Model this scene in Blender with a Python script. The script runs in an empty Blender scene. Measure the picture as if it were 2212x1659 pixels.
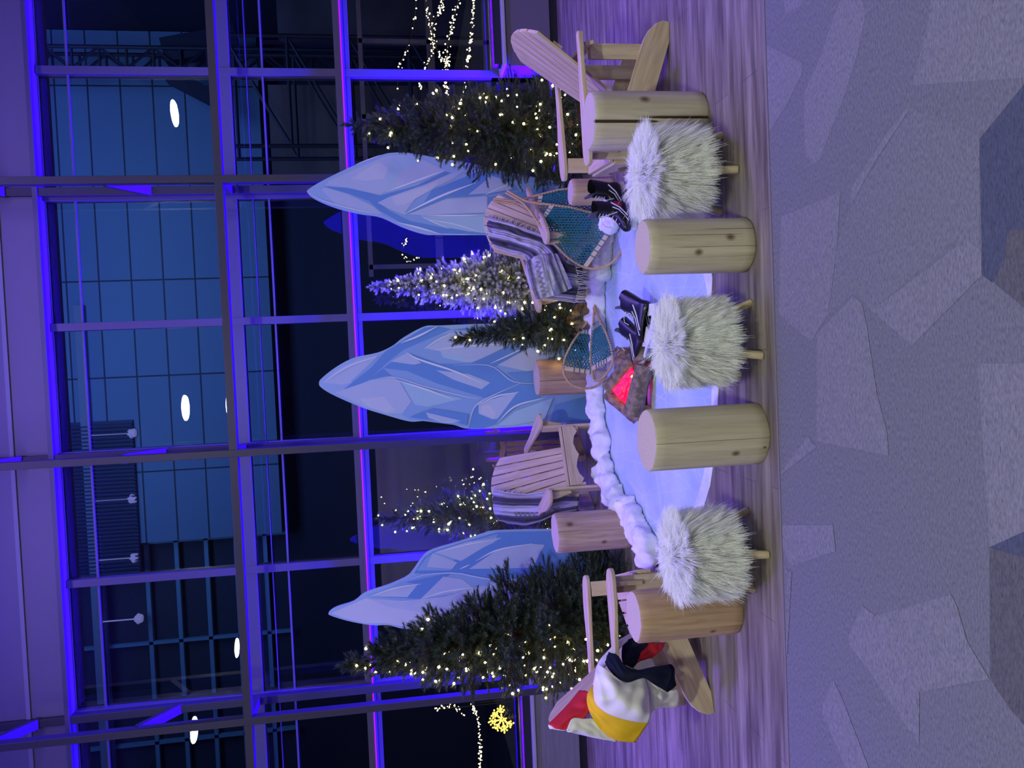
import bpy, math, random
import numpy as np
from mathutils import Vector, Matrix, Euler, noise as mnoise

SC = bpy.context.scene
COL = SC.collection
R_ = math.radians
PI = math.pi

# ------------------------------------------------------------------ camera
FPX = 1660.0
_p, _r, _y = 0.1428105, -0.04779385, -0.03108062      # pitch, roll on top of the quarter turn, yaw
CAM = np.array([0, 0, 1.6])
Fv = np.array([math.sin(_y) * math.cos(_p), math.cos(_y) * math.cos(_p), -math.sin(_p)])
_rt = np.array([math.cos(_y), -math.sin(_y), 0.0])
_up = np.cross(_rt, Fv)
Rv = -_up * math.cos(_r) + _rt * math.sin(_r)
Uv = _rt * math.cos(_r) + _up * math.sin(_r)
cd = bpy.data.cameras.new('camera')
cam = bpy.data.objects.new('camera', cd)
COL.objects.link(cam)
M = Matrix.Identity(4)
for i in range(3):
    M[i][0], M[i][1], M[i][2], M[i][3] = Rv[i], Uv[i], -Fv[i], CAM[i]
cam.matrix_world = M
cd.sensor_width = 36.0
cd.lens = 36.0 * FPX / 2212.0
cd.clip_end = 200
SC.camera = cam


def ray(x, y):
    return (x - 1106) * Rv - (y - 829.5) * Uv + FPX * Fv


def G(x, y, z=0.0):
    d = ray(x, y)
    return CAM + d * (z - 1.6) / d[2]


def W(x, y, Y):
    d = ray(x, y)
    return CAM + d * Y / d[1]


# ------------------------------------------------------------------ world, exposure
wd = bpy.data.worlds.new('night')
SC.world = wd
wd.use_nodes = True
bg = wd.node_tree.nodes['Background']
bg.inputs[0].default_value = (0.10, 0.08, 0.55, 1)
bg.inputs[1].default_value = 0.030
SC.view_settings.view_transform = 'Standard'
SC.view_settings.look = 'None'
SC.view_settings.gamma = 1.0
SC.view_settings.exposure = 0.0


# ------------------------------------------------------------------ lights
def area(name, loc, rot, sx, sy, col, power, shape='RECTANGLE', spread=None):
    l = bpy.data.lights.new(name, 'AREA')
    l.shape = shape
    l.size = sx
    l.size_y = sy
    l.color = col
    l.energy = power
    if spread:
        l.spread = spread
    o = bpy.data.objects.new(name, l)
    o.location = loc
    o.rotation_euler = rot
    COL.objects.link(o)
    return o


# blue linear uplights standing on the floor inside the window truss
UPL = (0.024, 0.0, 1.0)
area('uplight_blue', (-1.31, 7.20, 0.012), (PI, 0, 0), 3.2, 0.08, UPL, 1350, spread=R_(120))
area('uplight_blue_post', (1.88, 7.20, 0.012), (PI, 0, 0), 1.5, 0.08, UPL, 700, spread=R_(120))
area('uplight_blue_right', (4.6, 7.22, 0.552), (PI, 0, 0), 3.6, 0.08, UPL, 800)
area('uplight_blue_left', (-4.7, 7.22, 0.552), (PI, 0, 0), 3.4, 0.08, UPL, 800)
# violet wash from above; the side pair is added to tint the floor ends
area('wash_violet', (0.0, 4.6, 6.2), (0, 0, 0), 6.0, 1.0, (0.36, 0.25, 1.0), 230)
area('wash_violet_right', (3.9, 4.8, 6.2), (0, R_(6), 0), 0.6, 0.6, (0.22, 0.10, 1.0), 85, spread=R_(60))
area('wash_violet_left', (-3.9, 4.8, 6.2), (0, R_(-6), 0), 0.6, 0.6, (0.22, 0.10, 1.0), 85, spread=R_(60))
# the round hall lamps over and behind the camera give the general light
for k_, (x_, y_, z_) in enumerate(((4.82, -0.1, 5.50), (-0.62, -0.1, 5.60), (-6.7, -0.1, 5.77), (5.16, -5.1, 5.84), (-0.82, -5.1, 5.91),
                                   (-6.95, -5.1, 6.02))):
    area('hall_lamp', (x_, y_, z_ - 0.012), (0, 0, 0), 0.46, 0.46, (0.93, 1.0, 0.84), (80, 172, 80, 68, 126, 68)[k_], shape='DISK')
# unseen fill light added to brighten the outdoor facade
area('facade_fill', (1.5, 11.0, 9.0), (R_(62), 0, 0), 12.0, 2.0, (0.15, 0.32, 1.0), 380)
# red glow of the mock fire
pl = bpy.data.lights.new('fire_glow', 'POINT')
pl.color = (1.0, 0.03, 0.04)
pl.energy = 0.9
pl.shadow_soft_size = 0.03
po = bpy.data.objects.new('fire_glow', pl)
po.location = W(1352, 822, 4.92)
COL.objects.link(po)


# ------------------------------------------------------------------ materials
def nmat(name):
    m = bpy.data.materials.new(name)
    m.use_nodes = True
    nt = m.node_tree
    b = nt.nodes['Principled BSDF']
    return m, nt, b


def pm(name, col, rough=0.6, metal=0.0, em=None, es=0.0, spec=0.5, trans=0):
    m, nt, b = nmat(name)
    b.inputs['Base Color'].default_value = (*col, 1)
    b.inputs['Roughness'].default_value = rough
    b.inputs['Metallic'].default_value = metal
    b.inputs['Specular IOR Level'].default_value = spec
    if em:
        b.inputs['Emission Color'].default_value = (*em, 1)
        b.inputs['Emission Strength'].default_value = es
    return m


def nz(name, c1, c2, scale=(5, 5, 5), coord='Object', rough=0.6, detail=4, nscale=1.0, bump=0.0, lo=0.35, hi=0.65, metal=0.0,
       spec=0.5):
    m, nt, b = nmat(name)
    tc = nt.nodes.new('ShaderNodeTexCoord')
    mp = nt.nodes.new('ShaderNodeMapping')
    mp.inputs['Scale'].default_value = scale
    no = nt.nodes.new('ShaderNodeTexNoise')
    no.inputs['Scale'].default_value = nscale
    no.inputs['Detail'].default_value = detail
    cr = nt.nodes.new('ShaderNodeValToRGB')
    cr.color_ramp.elements[0].position = lo
    cr.color_ramp.elements[1].position = hi
    cr.color_ramp.elements[0].color = (*c1, 1)
    cr.color_ramp.elements[1].color = (*c2, 1)
    L = nt.links
    L.new(tc.outputs[coord], mp.inputs[0])
    L.new(mp.outputs[0], no.inputs['Vector'])
    L.new(no.outputs['Fac'], cr.inputs[0])
    L.new(cr.outputs[0], b.inputs['Base Color'])
    b.inputs['Roughness'].default_value = rough
    b.inputs['Metallic'].default_value = metal
    b.inputs['Specular IOR Level'].default_value = spec
    if bump:
        bp = nt.nodes.new('ShaderNodeBump')
        bp.inputs['Strength'].default_value = bump
        bp.inputs['Distance'].default_value = 0.004
        L.new(no.outputs['Fac'], bp.inputs['Height'])
        L.new(bp.outputs[0], b.inputs['Normal'])
    return m


def wood_side(name, c1, c2, knots=(), rough=0.6, cdark=(0.13, 0.06, 0.03)):
    """grain runs along UV u; knots are (u, v, radius)"""
    m, nt, b = nmat(name)
    L = nt.links
    tc = nt.nodes.new('ShaderNodeTexCoord')
    mp = nt.nodes.new('ShaderNodeMapping')
    mp.inputs['Scale'].default_value = (1.6, 22, 22)
    no = nt.nodes.new('ShaderNodeTexNoise')
    no.inputs['Scale'].default_value = 1.0
    no.inputs['Detail'].default_value = 5
    no.inputs['Distortion'].default_value = 1.4
    cr = nt.nodes.new('ShaderNodeValToRGB')
    cr.color_ramp.elements[0].position = 0.32
    cr.color_ramp.elements[1].position = 0.6
    cr.color_ramp.elements[0].color = (*c1, 1)
    cr.color_ramp.elements[1].color = (*c2, 1)
    L.new(tc.outputs['UV'], mp.inputs[0])
    L.new(mp.outputs[0], no.inputs['Vector'])
    L.new(no.outputs['Fac'], cr.inputs[0])
    out = cr.outputs[0]
    for (u, v, r) in knots:
        k = nt.nodes.new('ShaderNodeMapping')
        k.vector_type = 'POINT'
        k.inputs['Location'].default_value = (-u * 0.75, -v, 0)
        k.inputs['Scale'].default_value = (0.75, 1, 0)
        L.new(tc.outputs['UV'], k.inputs[0])
        ln = nt.nodes.new('ShaderNodeVectorMath')
        ln.operation = 'LENGTH'
        L.new(k.outputs[0], ln.inputs[0])
        mr = nt.nodes.new('ShaderNodeMapRange')
        mr.inputs['From Min'].default_value = r * 0.45
        mr.inputs['From Max'].default_value = r * 1.7
        mr.inputs['To Min'].default_value = 0.9
        mr.inputs['To Max'].default_value = 0.0
        L.new(ln.outputs['Value'], mr.inputs['Value'])
        mx = nt.nodes.new('ShaderNodeMixRGB')
        mx.inputs[2].default_value = (*cdark, 1)
        L.new(mr.outputs[0], mx.inputs[0])
        L.new(out, mx.inputs[1])
        out = mx.outputs[0]
    L.new(out, b.inputs['Base Color'])
    b.inputs['Roughness'].default_value = rough
    b.inputs['Specular IOR Level'].default_value = 0.3
    return m


def end_grain(name, c1, c2):
    m, nt, b = nmat(name)
    L = nt.links
    tc = nt.nodes.new('ShaderNodeTexCoord')
    wv = nt.nodes.new('ShaderNodeTexWave')
    wv.wave_type = 'RINGS'
    wv.rings_direction = 'Z'
    wv.inputs['Scale'].default_value = 16
    wv.inputs['Distortion'].default_value = 1.5
    wv.inputs['Detail'].default_value = 2
    mx = nt.nodes.new('ShaderNodeMixRGB')
    mx.inputs[1].default_value = (*c1, 1)
    mx.inputs[2].default_value = (*c2, 1)
    L.new(tc.outputs['Object'], wv.inputs['Vector'])
    L.new(wv.outputs['Fac'], mx.inputs[0])
    L.new(mx.outputs[0], b.inputs['Base Color'])
    b.inputs['Roughness'].default_value = 0.7
    b.inputs['Specular IOR Level'].default_value = 0.3
    return m


PINE = wood_side('pine', (0.50, 0.37, 0.24), (0.66, 0.53, 0.37), rough=0.55)
PINE_KNOT = wood_side('pine_knotty', (0.50, 0.37, 0.24), (0.66, 0.53, 0.37),
                      knots=[(-0.40, 0.10, 0.018), (0.21, 0.33, 0.014)], rough=0.55)
DARKWOOD = wood_side('aged_wood', (0.14, 0.08, 0.045), (0.24, 0.15, 0.085), rough=0.6)
ENDG = end_grain('log_end', (0.60, 0.48, 0.38), (0.575, 0.455, 0.355))
CRACK = pm('crack_dark', (0.05, 0.028, 0.015), 0.9)
BARK = nz('bark', (0.11, 0.075, 0.055), (0.30, 0.22, 0.17), (26, 26, 26), rough=0.9, bump=0.9, detail=6)
CUT = nz('cut_wood', (0.22, 0.15, 0.09), (0.34, 0.24, 0.15), (30, 30, 30), rough=0.8)
STEEL = pm('painted_steel', (0.050, 0.046, 0.056), 0.45, 0.0, spec=0.4)
STEEL2 = pm('window_mullion', (0.11, 0.095, 0.14), 0.4, 0.0, spec=0.4)
LEDM = pm('led_magenta', (0.2, 0.02, 0.4), 0.4, em=(0.42, 0.0, 1.0), es=1.15)
SILLM = nz('brushed_sill', (0.30, 0.30, 0.32), (0.36, 0.36, 0.38), (3, 3, 60), rough=0.35, metal=0.5)
SILLD = pm('sill_dark', (0.14, 0.12, 0.16), 0.45)
BASEM = pm('base_dark', (0.02, 0.018, 0.03), 0.4)


def tag(o, label=None, cat=None, group=None, kind=None):
    if label:
        o['label'] = label
    if cat:
        o['category'] = cat
    if group:
        o['group'] = group
    if kind:
        o['kind'] = kind
    return o


# ------------------------------------------------------------------ mesh helpers
def orth(d):
    d = d / np.linalg.norm(d)
    a = np.array([0, 0, 1.0]) if abs(d[2]) < 0.9 else np.array([1.0, 0, 0])
    u = np.cross(a, d)
    u /= np.linalg.norm(u)
    return d, u, np.cross(d, u)


class MB:
    def __init__(s):
        s.v, s.f, s.m = [], [], []

    def add(s, V, F, mi=0):
        o = len(s.v)
        s.v += [tuple(map(float, p)) for p in V]
        s.f += [tuple(i + o for i in f) for f in F]
        s.m += [mi] * len(F) if not isinstance(mi, (list, tuple)) else list(mi)
        return s

    def box(s, a, b, mi=0):
        x0, y0, z0 = a
        x1, y1, z1 = b
        V = [(x, y, z) for x in (x0, x1) for y in (y0, y1) for z in (z0, z1)]
        F = [(0, 1, 3, 2), (4, 6, 7, 5), (0, 4, 5, 1), (2, 3, 7, 6), (0, 2, 6, 4), (1, 5, 7, 3)]
        return s.add(V, F, mi)

    def bar(s, p, q, w, h, up=(0, 0, 1), mi=0):
        p, q = np.array(p, float), np.array(q, float)
        d = (q - p) / np.linalg.norm(q - p)
        u = np.cross(up, d)
        u /= np.linalg.norm(u)
        n = np.cross(d, u)
        V = [c + u * a * w / 2 + n * b_ * h / 2 for c in (p, q) for a in (-1, 1) for b_ in (-1, 1)]
        F = [(0, 1, 3, 2), (4, 6, 7, 5), (0, 4, 5, 1), (2, 3, 7, 6), (0, 2, 6, 4), (1, 5, 7, 3)]
        return s.add(V, F, mi)

    def tube(s, P, r, n=8, mi=0, closed=False):
        P = [np.array(p, float) for p in P]
        k = len(P)
        rr = r if hasattr(r, '__len__') else [r] * k
        V = []
        pu = None
        for i in range(k):
            if closed:
                d = P[(i + 1) % k] - P[i - 1]
            else:
                d = P[min(i + 1, k - 1)] - P[max(i - 1, 0)]
            d = d / (np.linalg.norm(d) + 1e-12)
            if pu is None:
                _, u, w = orth(d)
            else:
                u = pu - d * (pu @ d)
                u /= np.linalg.norm(u) + 1e-12
                w = np.cross(d, u)
            pu = u
            for j in range(n):
                a = 2 * PI * j / n
                V.append(P[i] + (u * math.cos(a) + w * math.sin(a)) * rr[i])
        F = []
        for i in range(k if closed else k - 1):
            for j in range(n):
                a, b_ = i * n + j, i * n + (j + 1) % n
                c, d_ = ((i + 1) % k) * n + (j + 1) % n, ((i + 1) % k) * n + j
                F.append((a, b_, c, d_))
        if not closed:
            F.append(tuple(range(n))[::-1])
            F.append(tuple((k - 1) * n + j for j in range(n)))
        return s.add(V, F, mi)

    def prism(s, pts, O, A, B, N, t, mi=0):
        """outline pts (a,b) in plane O + a A + b B, thick t along N (centred)"""
        O, A, B, N = [np.array(x, float) for x in (O, A, B, N)]
        n = len(pts)
        V = [O + A * a + B * b_ - N * t / 2 for a, b_ in pts] + [O + A * a + B * b_ + N * t / 2 for a, b_ in pts]
        F = [tuple(range(n))[::-1], tuple(range(n, 2 * n))] + [(i, (i + 1) % n, n + (i + 1) % n, n + i) for i in range(n)]
        return s.add(V, F, mi)

    def grid(s, P, mi=0, cu=False):
        P = np.array(P, float)
        n, m = P.shape[:2]
        F = []
        for i in range(n - (0 if cu else 1)):
            for j in range(m - 1):
                F.append((i * m + j, i * m + j + 1, ((i + 1) % n) * m + j + 1, ((i + 1) % n) * m + j))
        return s.add(P.reshape(-1, 3), F, mi)

    def build(s, name, mats, parent=None, smooth=False, grain=None, bevel=0, solid=0, sub=0, uv=None):
        me = bpy.data.meshes.new(name)
        me.from_pydata(s.v, [], s.f)
        if not isinstance(mats, (list, tuple)):
            mats = [mats]
        for m in mats:
            me.materials.append(m)
        if len(mats) > 1:
            me.polygons.foreach_set('material_index', s.m)
        if smooth:
            me.polygons.foreach_set('use_smooth', [True] * len(s.f))
        if grain is not None or uv is not None:
            co = np.array(s.v)
            if uv is None:
                d, a, b_ = orth(np.array(grain, float))
                U = co @ d
                V_ = co @ a + 0.8 * (co @ b_)
                uvp = np.stack([U, V_], 1)
            else:
                uvp = np.array(uv)
            li = np.zeros(len(me.loops), int)
            me.loops.foreach_get('vertex_index', li)
            lay = me.uv_layers.new(name='UVMap')
            lay.data.foreach_set('uv', uvp[li].astype('f').ravel())
        me.update()
        o = bpy.data.objects.new(name, me)
        COL.objects.link(o)
        if parent:
            o.parent = parent
        if bevel:
            bv = o.modifiers.new('b', 'BEVEL')
            bv.width = bevel
            bv.segments = 2
            bv.limit_method = 'ANGLE'
        if solid:
            so = o.modifiers.new('s', 'SOLIDIFY')
            so.thickness = solid
            so.offset = 0
        if sub:
            su = o.modifiers.new('u', 'SUBSURF')
            su.levels = su.render_levels = sub
        return o


def empty(name, loc=(0, 0, 0), rz=0):
    o = bpy.data.objects.new(name, None)
    o.location = loc
    o.rotation_euler = (0, 0, rz)
    COL.objects.link(o)
    return o


def cr_spline(P, n):
    """Catmull-Rom through points P (k,3) -> n samples"""
    P = np.array(P, float)
    k = len(P)
    if k == 2:
        t = np.linspace(0, 1, n)[:, None]
        return P[0] * (1 - t) + P[1] * t
    Q = np.vstack([2 * P[0] - P[1], P, 2 * P[-1] - P[-2]])
    out = []
    for s_ in np.linspace(0, k - 1, n):
        i = min(int(s_), k - 2)
        t = s_ - i
        a, b_, c, d = Q[i:i + 4]
        out.append(0.5 * ((2 * b_) + (-a + c) * t + (2 * a - 5 * b_ + 4 * c - d) * t * t + (-a + 3 * b_ - 3 * c + d) * t ** 3))
    return np.array(out)


def loft(curves, n, m):
    C = [cr_spline(c, m) for c in curves]
    return np.array([cr_spline([c[j] for c in C], n) for j in range(m)]).transpose(1, 0, 2)


def struct(name, mb, m, **k):
    o = mb.build(name, m, **k)
    o['kind'] = 'structure'
    return o


# ================================================================== SETTING
# ---- wood-look floor
m, nt, b = nmat('floor_planks')
L = nt.links
tc = nt.nodes.new('ShaderNodeTexCoord')
mp = nt.nodes.new('ShaderNodeMapping')
mp.inputs['Scale'].default_value = (0.9, 9, 1)
no = nt.nodes.new('ShaderNodeTexNoise')
no.inputs['Scale'].default_value = 1.6
no.inputs['Detail'].default_value = 7
no.inputs['Roughness'].default_value = 0.6
mp2 = nt.nodes.new('ShaderNodeMapping')
mp2.inputs['Scale'].default_value = (2.4, 42, 1)
no2 = nt.nodes.new('ShaderNodeTexNoise')
no2.inputs['Scale'].default_value = 1.0
no2.inputs['Detail'].default_value = 3
br = nt.nodes.new('ShaderNodeTexBrick')
br.inputs['Scale'].default_value = 1.0
br.inputs['Brick Width'].default_value = 1.22
br.inputs['Row Height'].default_value = 0.152
br.inputs['Mortar Size'].default_value = 0.0016
br.inputs['Color1'].default_value = (0.78, 0.78, 0.78, 1)
br.inputs['Color2'].default_value = (1.0, 1.0, 1.0, 1)
br.inputs['Mortar'].default_value = (0.35, 0.35, 0.35, 1)
cr = nt.nodes.new('ShaderNodeValToRGB')
cr.color_ramp.elements[0].position = 0.36
cr.color_ramp.elements[0].color = (0.115, 0.09, 0.08, 1)
cr.color_ramp.elements[1].position = 0.66
cr.color_ramp.elements[1].color = (0.32, 0.265, 0.24, 1)
ad = nt.nodes.new('ShaderNodeMath')
ad.operation = 'ADD'
ml = nt.nodes.new('ShaderNodeMath')
ml.operation = 'MULTIPLY_ADD'
ml.inputs[1].default_value = 0.32
ml.inputs[2].default_value = -0.16
L.new(tc.outputs['Object'], mp.inputs[0])
L.new(tc.outputs['Object'], mp2.inputs[0])
L.new(tc.outputs['Object'], br.inputs['Vector'])
L.new(mp.outputs[0], no.inputs['Vector'])
L.new(mp2.outputs[0], no2.inputs['Vector'])
L.new(no2.outputs['Fac'], ml.inputs[0])
L.new(no.outputs['Fac'], ad.inputs[0])
L.new(ml.outputs[0], ad.inputs[1])
L.new(ad.outputs[0], cr.inputs[0])
mx = nt.nodes.new('ShaderNodeMixRGB')
mx.blend_type = 'MULTIPLY'
mx.inputs[0].default_value = 0.9
L.new(cr.outputs[0], mx.inputs[1])
L.new(br.outputs['Color'], mx.inputs[2])
L.new(mx.outputs[0], b.inputs['Base Color'])
b.inputs['Roughness'].default_value = 0.42
b.inputs['Specular IOR Level'].default_value = 0.4
FLOORM = m
YE = 3.12                                              # where planks meet carpet
struct('floor', MB().box((-7, YE, -0.1), (7, 7.9, 0)), FLOORM)


def carpet_mat(name, col):
    m, nt, b = nmat(name)
    L = nt.links
    tc = nt.nodes.new('ShaderNodeTexCoord')
    no = nt.nodes.new('ShaderNodeTexNoise')
    no.inputs['Scale'].default_value = 180
    no.inputs['Detail'].default_value = 2
    mp = nt.nodes.new('ShaderNodeMapping')
    mp.inputs['Scale'].default_value = (0.35, 1.0, 1)
    cr = nt.nodes.new('ShaderNodeValToRGB')
    cr.color_ramp.elements[0].position = 0.25
    cr.color_ramp.elements[1].position = 0.75
    cr.color_ramp.elements[0].color = (*[c * 0.72 for c in col], 1)
    cr.color_ramp.elements[1].color = (*[c * 1.28 for c in col], 1)
    vo = nt.nodes.new('ShaderNodeTexNoise')
    vo.inputs['Scale'].default_value = 130
    c2 = nt.nodes.new('ShaderNodeValToRGB')
    c2.color_ramp.elements[0].position = 0.27
    c2.color_ramp.elements[0].color = (0.68, 0.68, 0.72, 1)
    c2.color_ramp.elements[1].position = 0.36
    c2.color_ramp.elements[1].color = (1, 1, 1, 1)
    mx = nt.nodes.new('ShaderNodeMixRGB')
    mx.blend_type = 'MULTIPLY'
    mx.inputs[0].default_value = 1
    L.new(tc.outputs['Object'], mp.inputs[0])
    L.new(mp.outputs[0], no.inputs['Vector'])
    L.new(mp.outputs[0], vo.inputs['Vector'])
    L.new(no.outputs['Fac'], cr.inputs[0])
    L.new(vo.outputs['Fac'], c2.inputs[0])
    L.new(cr.outputs[0], mx.inputs[1])
    L.new(c2.outputs[0], mx.inputs[2])
    L.new(mx.outputs[0], b.inputs['Base Color'])
    b.inputs['Roughness'].default_value = 0.95
    b.inputs['Specular IOR Level'].default_value = 0.1
    bp = nt.nodes.new('ShaderNodeBump')
    bp.inputs['Strength'].default_value = 0.5
    bp.inputs['Distance'].default_value = 0.003
    L.new(no.outputs['Fac'], bp.inputs['Height'])
    L.new(bp.outputs[0], b.inputs['Normal'])
    return m


CB = (0.158, 0.154, 0.178)
CM = [carpet_mat('carpet_base', CB), carpet_mat('carpet_light', (0.190, 0.182, 0.208)),
      carpet_mat('carpet_mid', (0.170, 0.166, 0.188)), carpet_mat('carpet_navy', (0.075, 0.082, 0.122)),
      carpet_mat('carpet_brown', (0.105, 0.098, 0.112))]
cb = MB().box((-7, -4, -0.1), (7, YE - 0.012, 0.0))
Z3 = 3.16
offs = {5: (1512, 0), 6: (1512, 500), 7: (1512, 1134)}
patches = [
    (2, 5, [(1440, 740), (1860, 900), (1910, 950), (1912, 1659), (1926, 1900), (1750, 1630), (1175, 2120), (1060, 1990), (880, 2140), (940, 1659), (1040, 1390)]),
    (1, 5, [(985, -60), (1090, -60), (1135, 90), (1080, 360), (1000, 620), (820, 1090), (770, 1115), (720, 1060), (710, 640), (830, 370), (900, 150)]),
    (1, 5, [(575, -60), (700, -60), (700, 30), (580, 100)]),
    (1, 5, [(446, 315), (700, 430), (700, 500), (580, 740), (470, 900), (446, 900)]),
    (1, 5, [(1590, -90), (2400, -90), (2400, 515), (1990, 545), (1450, 580), (1510, 350), (1560, 150)]),
    (1, 5, [(1420, 735), (1440, 740), (1330, 900), (1200, 1100), (1050, 1370), (1025, 1390), (1030, 1290), (1150, 1110), (1300, 880)]),
    (1, 5, [(555, 1480), (960, 1310), (940, 1659), (880, 2140), (760, 2330), (540, 2140)]),
    (3, 5, [(2400, 400), (2212, 580), (1910, 950), (1925, 1659), (1930, 1880), (2000, 1930), (2030, 1910), (2090, 1730), (2110, 1580), (2400, 1560)]),
    (4, 6, [(2100, 0), (2400, -50), (2400, 560), (2212, 520), (2010, 350), (2090, 160)]),
    (1, 6, [(1830, 50), (1925, 130), (1925, 300), (1450, 780), (1175, 540)]),
    (1, 6, [(1050, 440), (1110, 490), (1140, 640), (1210, 1100), (1280, 1370), (1290, 1530), (800, 1430), (800, 700), (880, 620)]),
    (1, 6, [(1900, 900), (2400, 900), (2400, 1990), (2212, 2060), (1985, 2150), (1950, 1659)]),
    (1, 6, [(740, 1400), (800, 1470), (560, 1659), (530, 1640)]),
    (1, 7, [(1110, 550), (1200, 620), (1720, 475), (1760, 560), (1830, 800), (1980, 1050), (1500, 1140), (1500, 1500), (1280, 1180), (1150, 980), (1030, 830), (1020, 760)]),
    (1, 7, [(915, 1060), (960, 1150), (1180, 1720), (1030, 1720), (840, 1290), (840, 1230)]),
    (1, 7, [(565, 0), (910, 0), (930, 180), (620, 280), (565, 150)]),
    (2, 7, [(580, 300), (630, 320), (600, 880), (585, 880)]),
    (3, 7, [(1985, 150), (2400, -40), (2400, 290), (2212, 220)]),
    (4, 7, [(1980, 150), (2212, 220), (2400, 290), (2400, 1560), (2212, 1360), (2110, 1240), (1985, 1050)]),
]
for k, (mi, of, pts) in enumerate(patches):
    ox, oy = offs[of]
    P = [G(ox + a / Z3, oy + c / Z3, 0) for a, c in pts]
    P = [(p[0], min(p[1], YE - 0.014), 0.0006 + 0.0001 * k) for p in P]
    cb.add(P[::-1], [tuple(range(len(P)))], mi)
struct('floor_carpet', cb, CM)
struct('trim_1', MB().box((-7, YE - 0.012, -0.05), (7, YE, 0.004)), pm('floor_strip', (0.20, 0.17, 0.19), 0.5))

# ---- window wall
YF, YB = 6.90, 7.40
glass, nt, b = nmat('glass')
nt.nodes.remove(b)
tr = nt.nodes.new('ShaderNodeBsdfTransparent')
tr.inputs[0].default_value = (0.90, 0.92, 0.95, 1)
gl = nt.nodes.new('ShaderNodeBsdfGlossy')
gl.inputs['Roughness'].default_value = 0.0
gl.inputs[0].default_value = (0.95, 0.95, 1.0, 1)
fr = nt.nodes.new('ShaderNodeFresnel')
fr.inputs[0].default_value = 1.5
mu = nt.nodes.new('ShaderNodeMath')
mu.operation = 'MULTIPLY'
mu.inputs[1].default_value = 1.9
mxs = nt.nodes.new('ShaderNodeMixShader')
nt.links.new(fr.outputs[0], mu.inputs[0])
nt.links.new(mu.outputs[0], mxs.inputs[0])
nt.links.new(tr.outputs[0], mxs.inputs[1])
nt.links.new(gl.outputs[0], mxs.inputs[2])
nt.links.new(mxs.outputs[0], nt.nodes['Material Output'].inputs[0])
mull_x = [-5.6, -4.2, -3.05, -1.85, -0.69, 0.47, 1.63, 2.755, 3.95, 5.1]
rows = [(0.0, 1.97), (2.09, 3.02), (3.14, 4.68)]
wi = 1
for i in range(len(mull_x) - 1):
    x0, x1 = mull_x[i], mull_x[i + 1]
    for (z0, z1) in rows:
        if z0 == 0.0 and (x0 > 2.7 or x1 < -3.0):
            z0 = 0.47
        pane = MB()
        pane.add([(x0, 7.47, z0), (x1, 7.47, z0), (x1, 7.47, z1), (x0, 7.47, z1)], [(0, 1, 2, 3)])
        struct('window_%d' % wi, pane, glass)
        wi += 1
ti = 2
for x in mull_x:
    w = 0.035
    struct('trim_%d' % ti, MB().box((x - w, YB, 0), (x + w, 7.52, 4.68)), STEEL2, bevel=0.003)
    ti += 1
# transoms of the glazing
tb = MB().box((-7, YB - 0.02, 1.985), (7, 7.52, 2.03), 0)
tb.box((-7, YB + 0.01, 1.94), (7, 7.52, 1.985), 0)
tb.box((-7, YB - 0.005, 2.03), (7, 7.52, 2.075), 0)
o = struct('trim_%d' % ti, tb, STEEL2)
ti += 1
struct('trim_%d' % ti, MB().box((-7, YB + 0.006, 3.02), (7, 7.515, 3.13)), STEEL2)
ti += 1
led = MB().box((-6.5, YB - 0.028, 2.000), (6.5, YB - 0.021, 2.012)).build('linear_light', LEDM)
tag(led, 'thin magenta light line along the middle window transom', 'light')
# floor to sill apron
for nm, xa, xb_, mt in (('wall_right', 2.72, 7, SILLD), ('wall_left', -7, -2.93, SILLM)):
    struct(nm, MB().box((xa, 7.10, 0.08), (xb_, 7.6, 0.50)), mt)
    struct('trim_%d' % ti, MB().box((xa, 7.075, 0.50), (xb_, 7.6, 0.53)), pm(nm + '_cap', (0.42, 0.40, 0.46), 0.3), bevel=0.004)
    ti += 1
    struct('trim_%d' % ti, MB().box((xa, 7.406, 0.53), (xb_, 7.5, 0.60)), STEEL2)
    ti += 1
    struct('baseboard_' + nm[5:], MB().box((xa, 7.12, 0.0), (xb_, 7.6, 0.08)), BASEM)
CH = pm('channel_dark', (0.02, 0.02, 0.025), 0.4)  # lipped channels added to hide the uplights from view and from the glass
for (xa, xb_, yy, zz, lb) in ((-2.93, 2.70, 7.20, 0.0, 'low channel added to hide the floor uplight between the window posts'),
                              (2.76, 6.5, 7.22, 0.53, 'channel added to hide the uplight on the right window sill'),
                              (-6.5, -2.97, 7.22, 0.53, 'channel added to hide the uplight on the left window sill')):
    c_ = MB().box((xa, yy - 0.06, zz), (xb_, yy - 0.048, zz + 0.075)).box((xa, yy + 0.048, zz), (xb_, yy + 0.06, zz + 0.075)).box((xa, yy - 0.048, zz), (xb_, yy + 0.048, zz + 0.006))
    tag(c_.build('uplight_baffle', CH), lb, 'light fixture')
# truss: front posts paired with rear posts
for x in (-3.055, -0.70, 1.66, 3.99):
    struct('trim_%d' % ti, MB().box((x - 0.032, YF, 0), (x + 0.032, YF + 0.09, 6.2)), STEEL, bevel=0.003)
    ti += 1
    struct('trim_%d' % ti, MB().box((x - 0.036, YB - 0.085, 0), (x + 0.036, YB - 0.002, 6.2)), STEEL, bevel=0.003)
    ti += 1
    k = MB()
    for z0 in (0.9, 2.45, 2.98, 4.0, 5.2):
        if z0 < 3:
            continue
        k.bar((x, YF + 0.07, z0), (x, YB - 0.05, z0 - 0.26), 0.05, 0.085, up=(1, 0, 0))
    k.bar((x, YF + 0.07, 3.06), (x, YB - 0.05, 3.06), 0.05, 0.085, up=(1, 0, 0))
    struct('trim_%d' % ti, k, STEEL)
    ti += 1
struct('trim_%d' % ti, MB().box((-7, YF + 0.004, 3.03), (7, YF + 0.086, 3.10)), STEEL, bevel=0.003)
ti += 1
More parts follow.
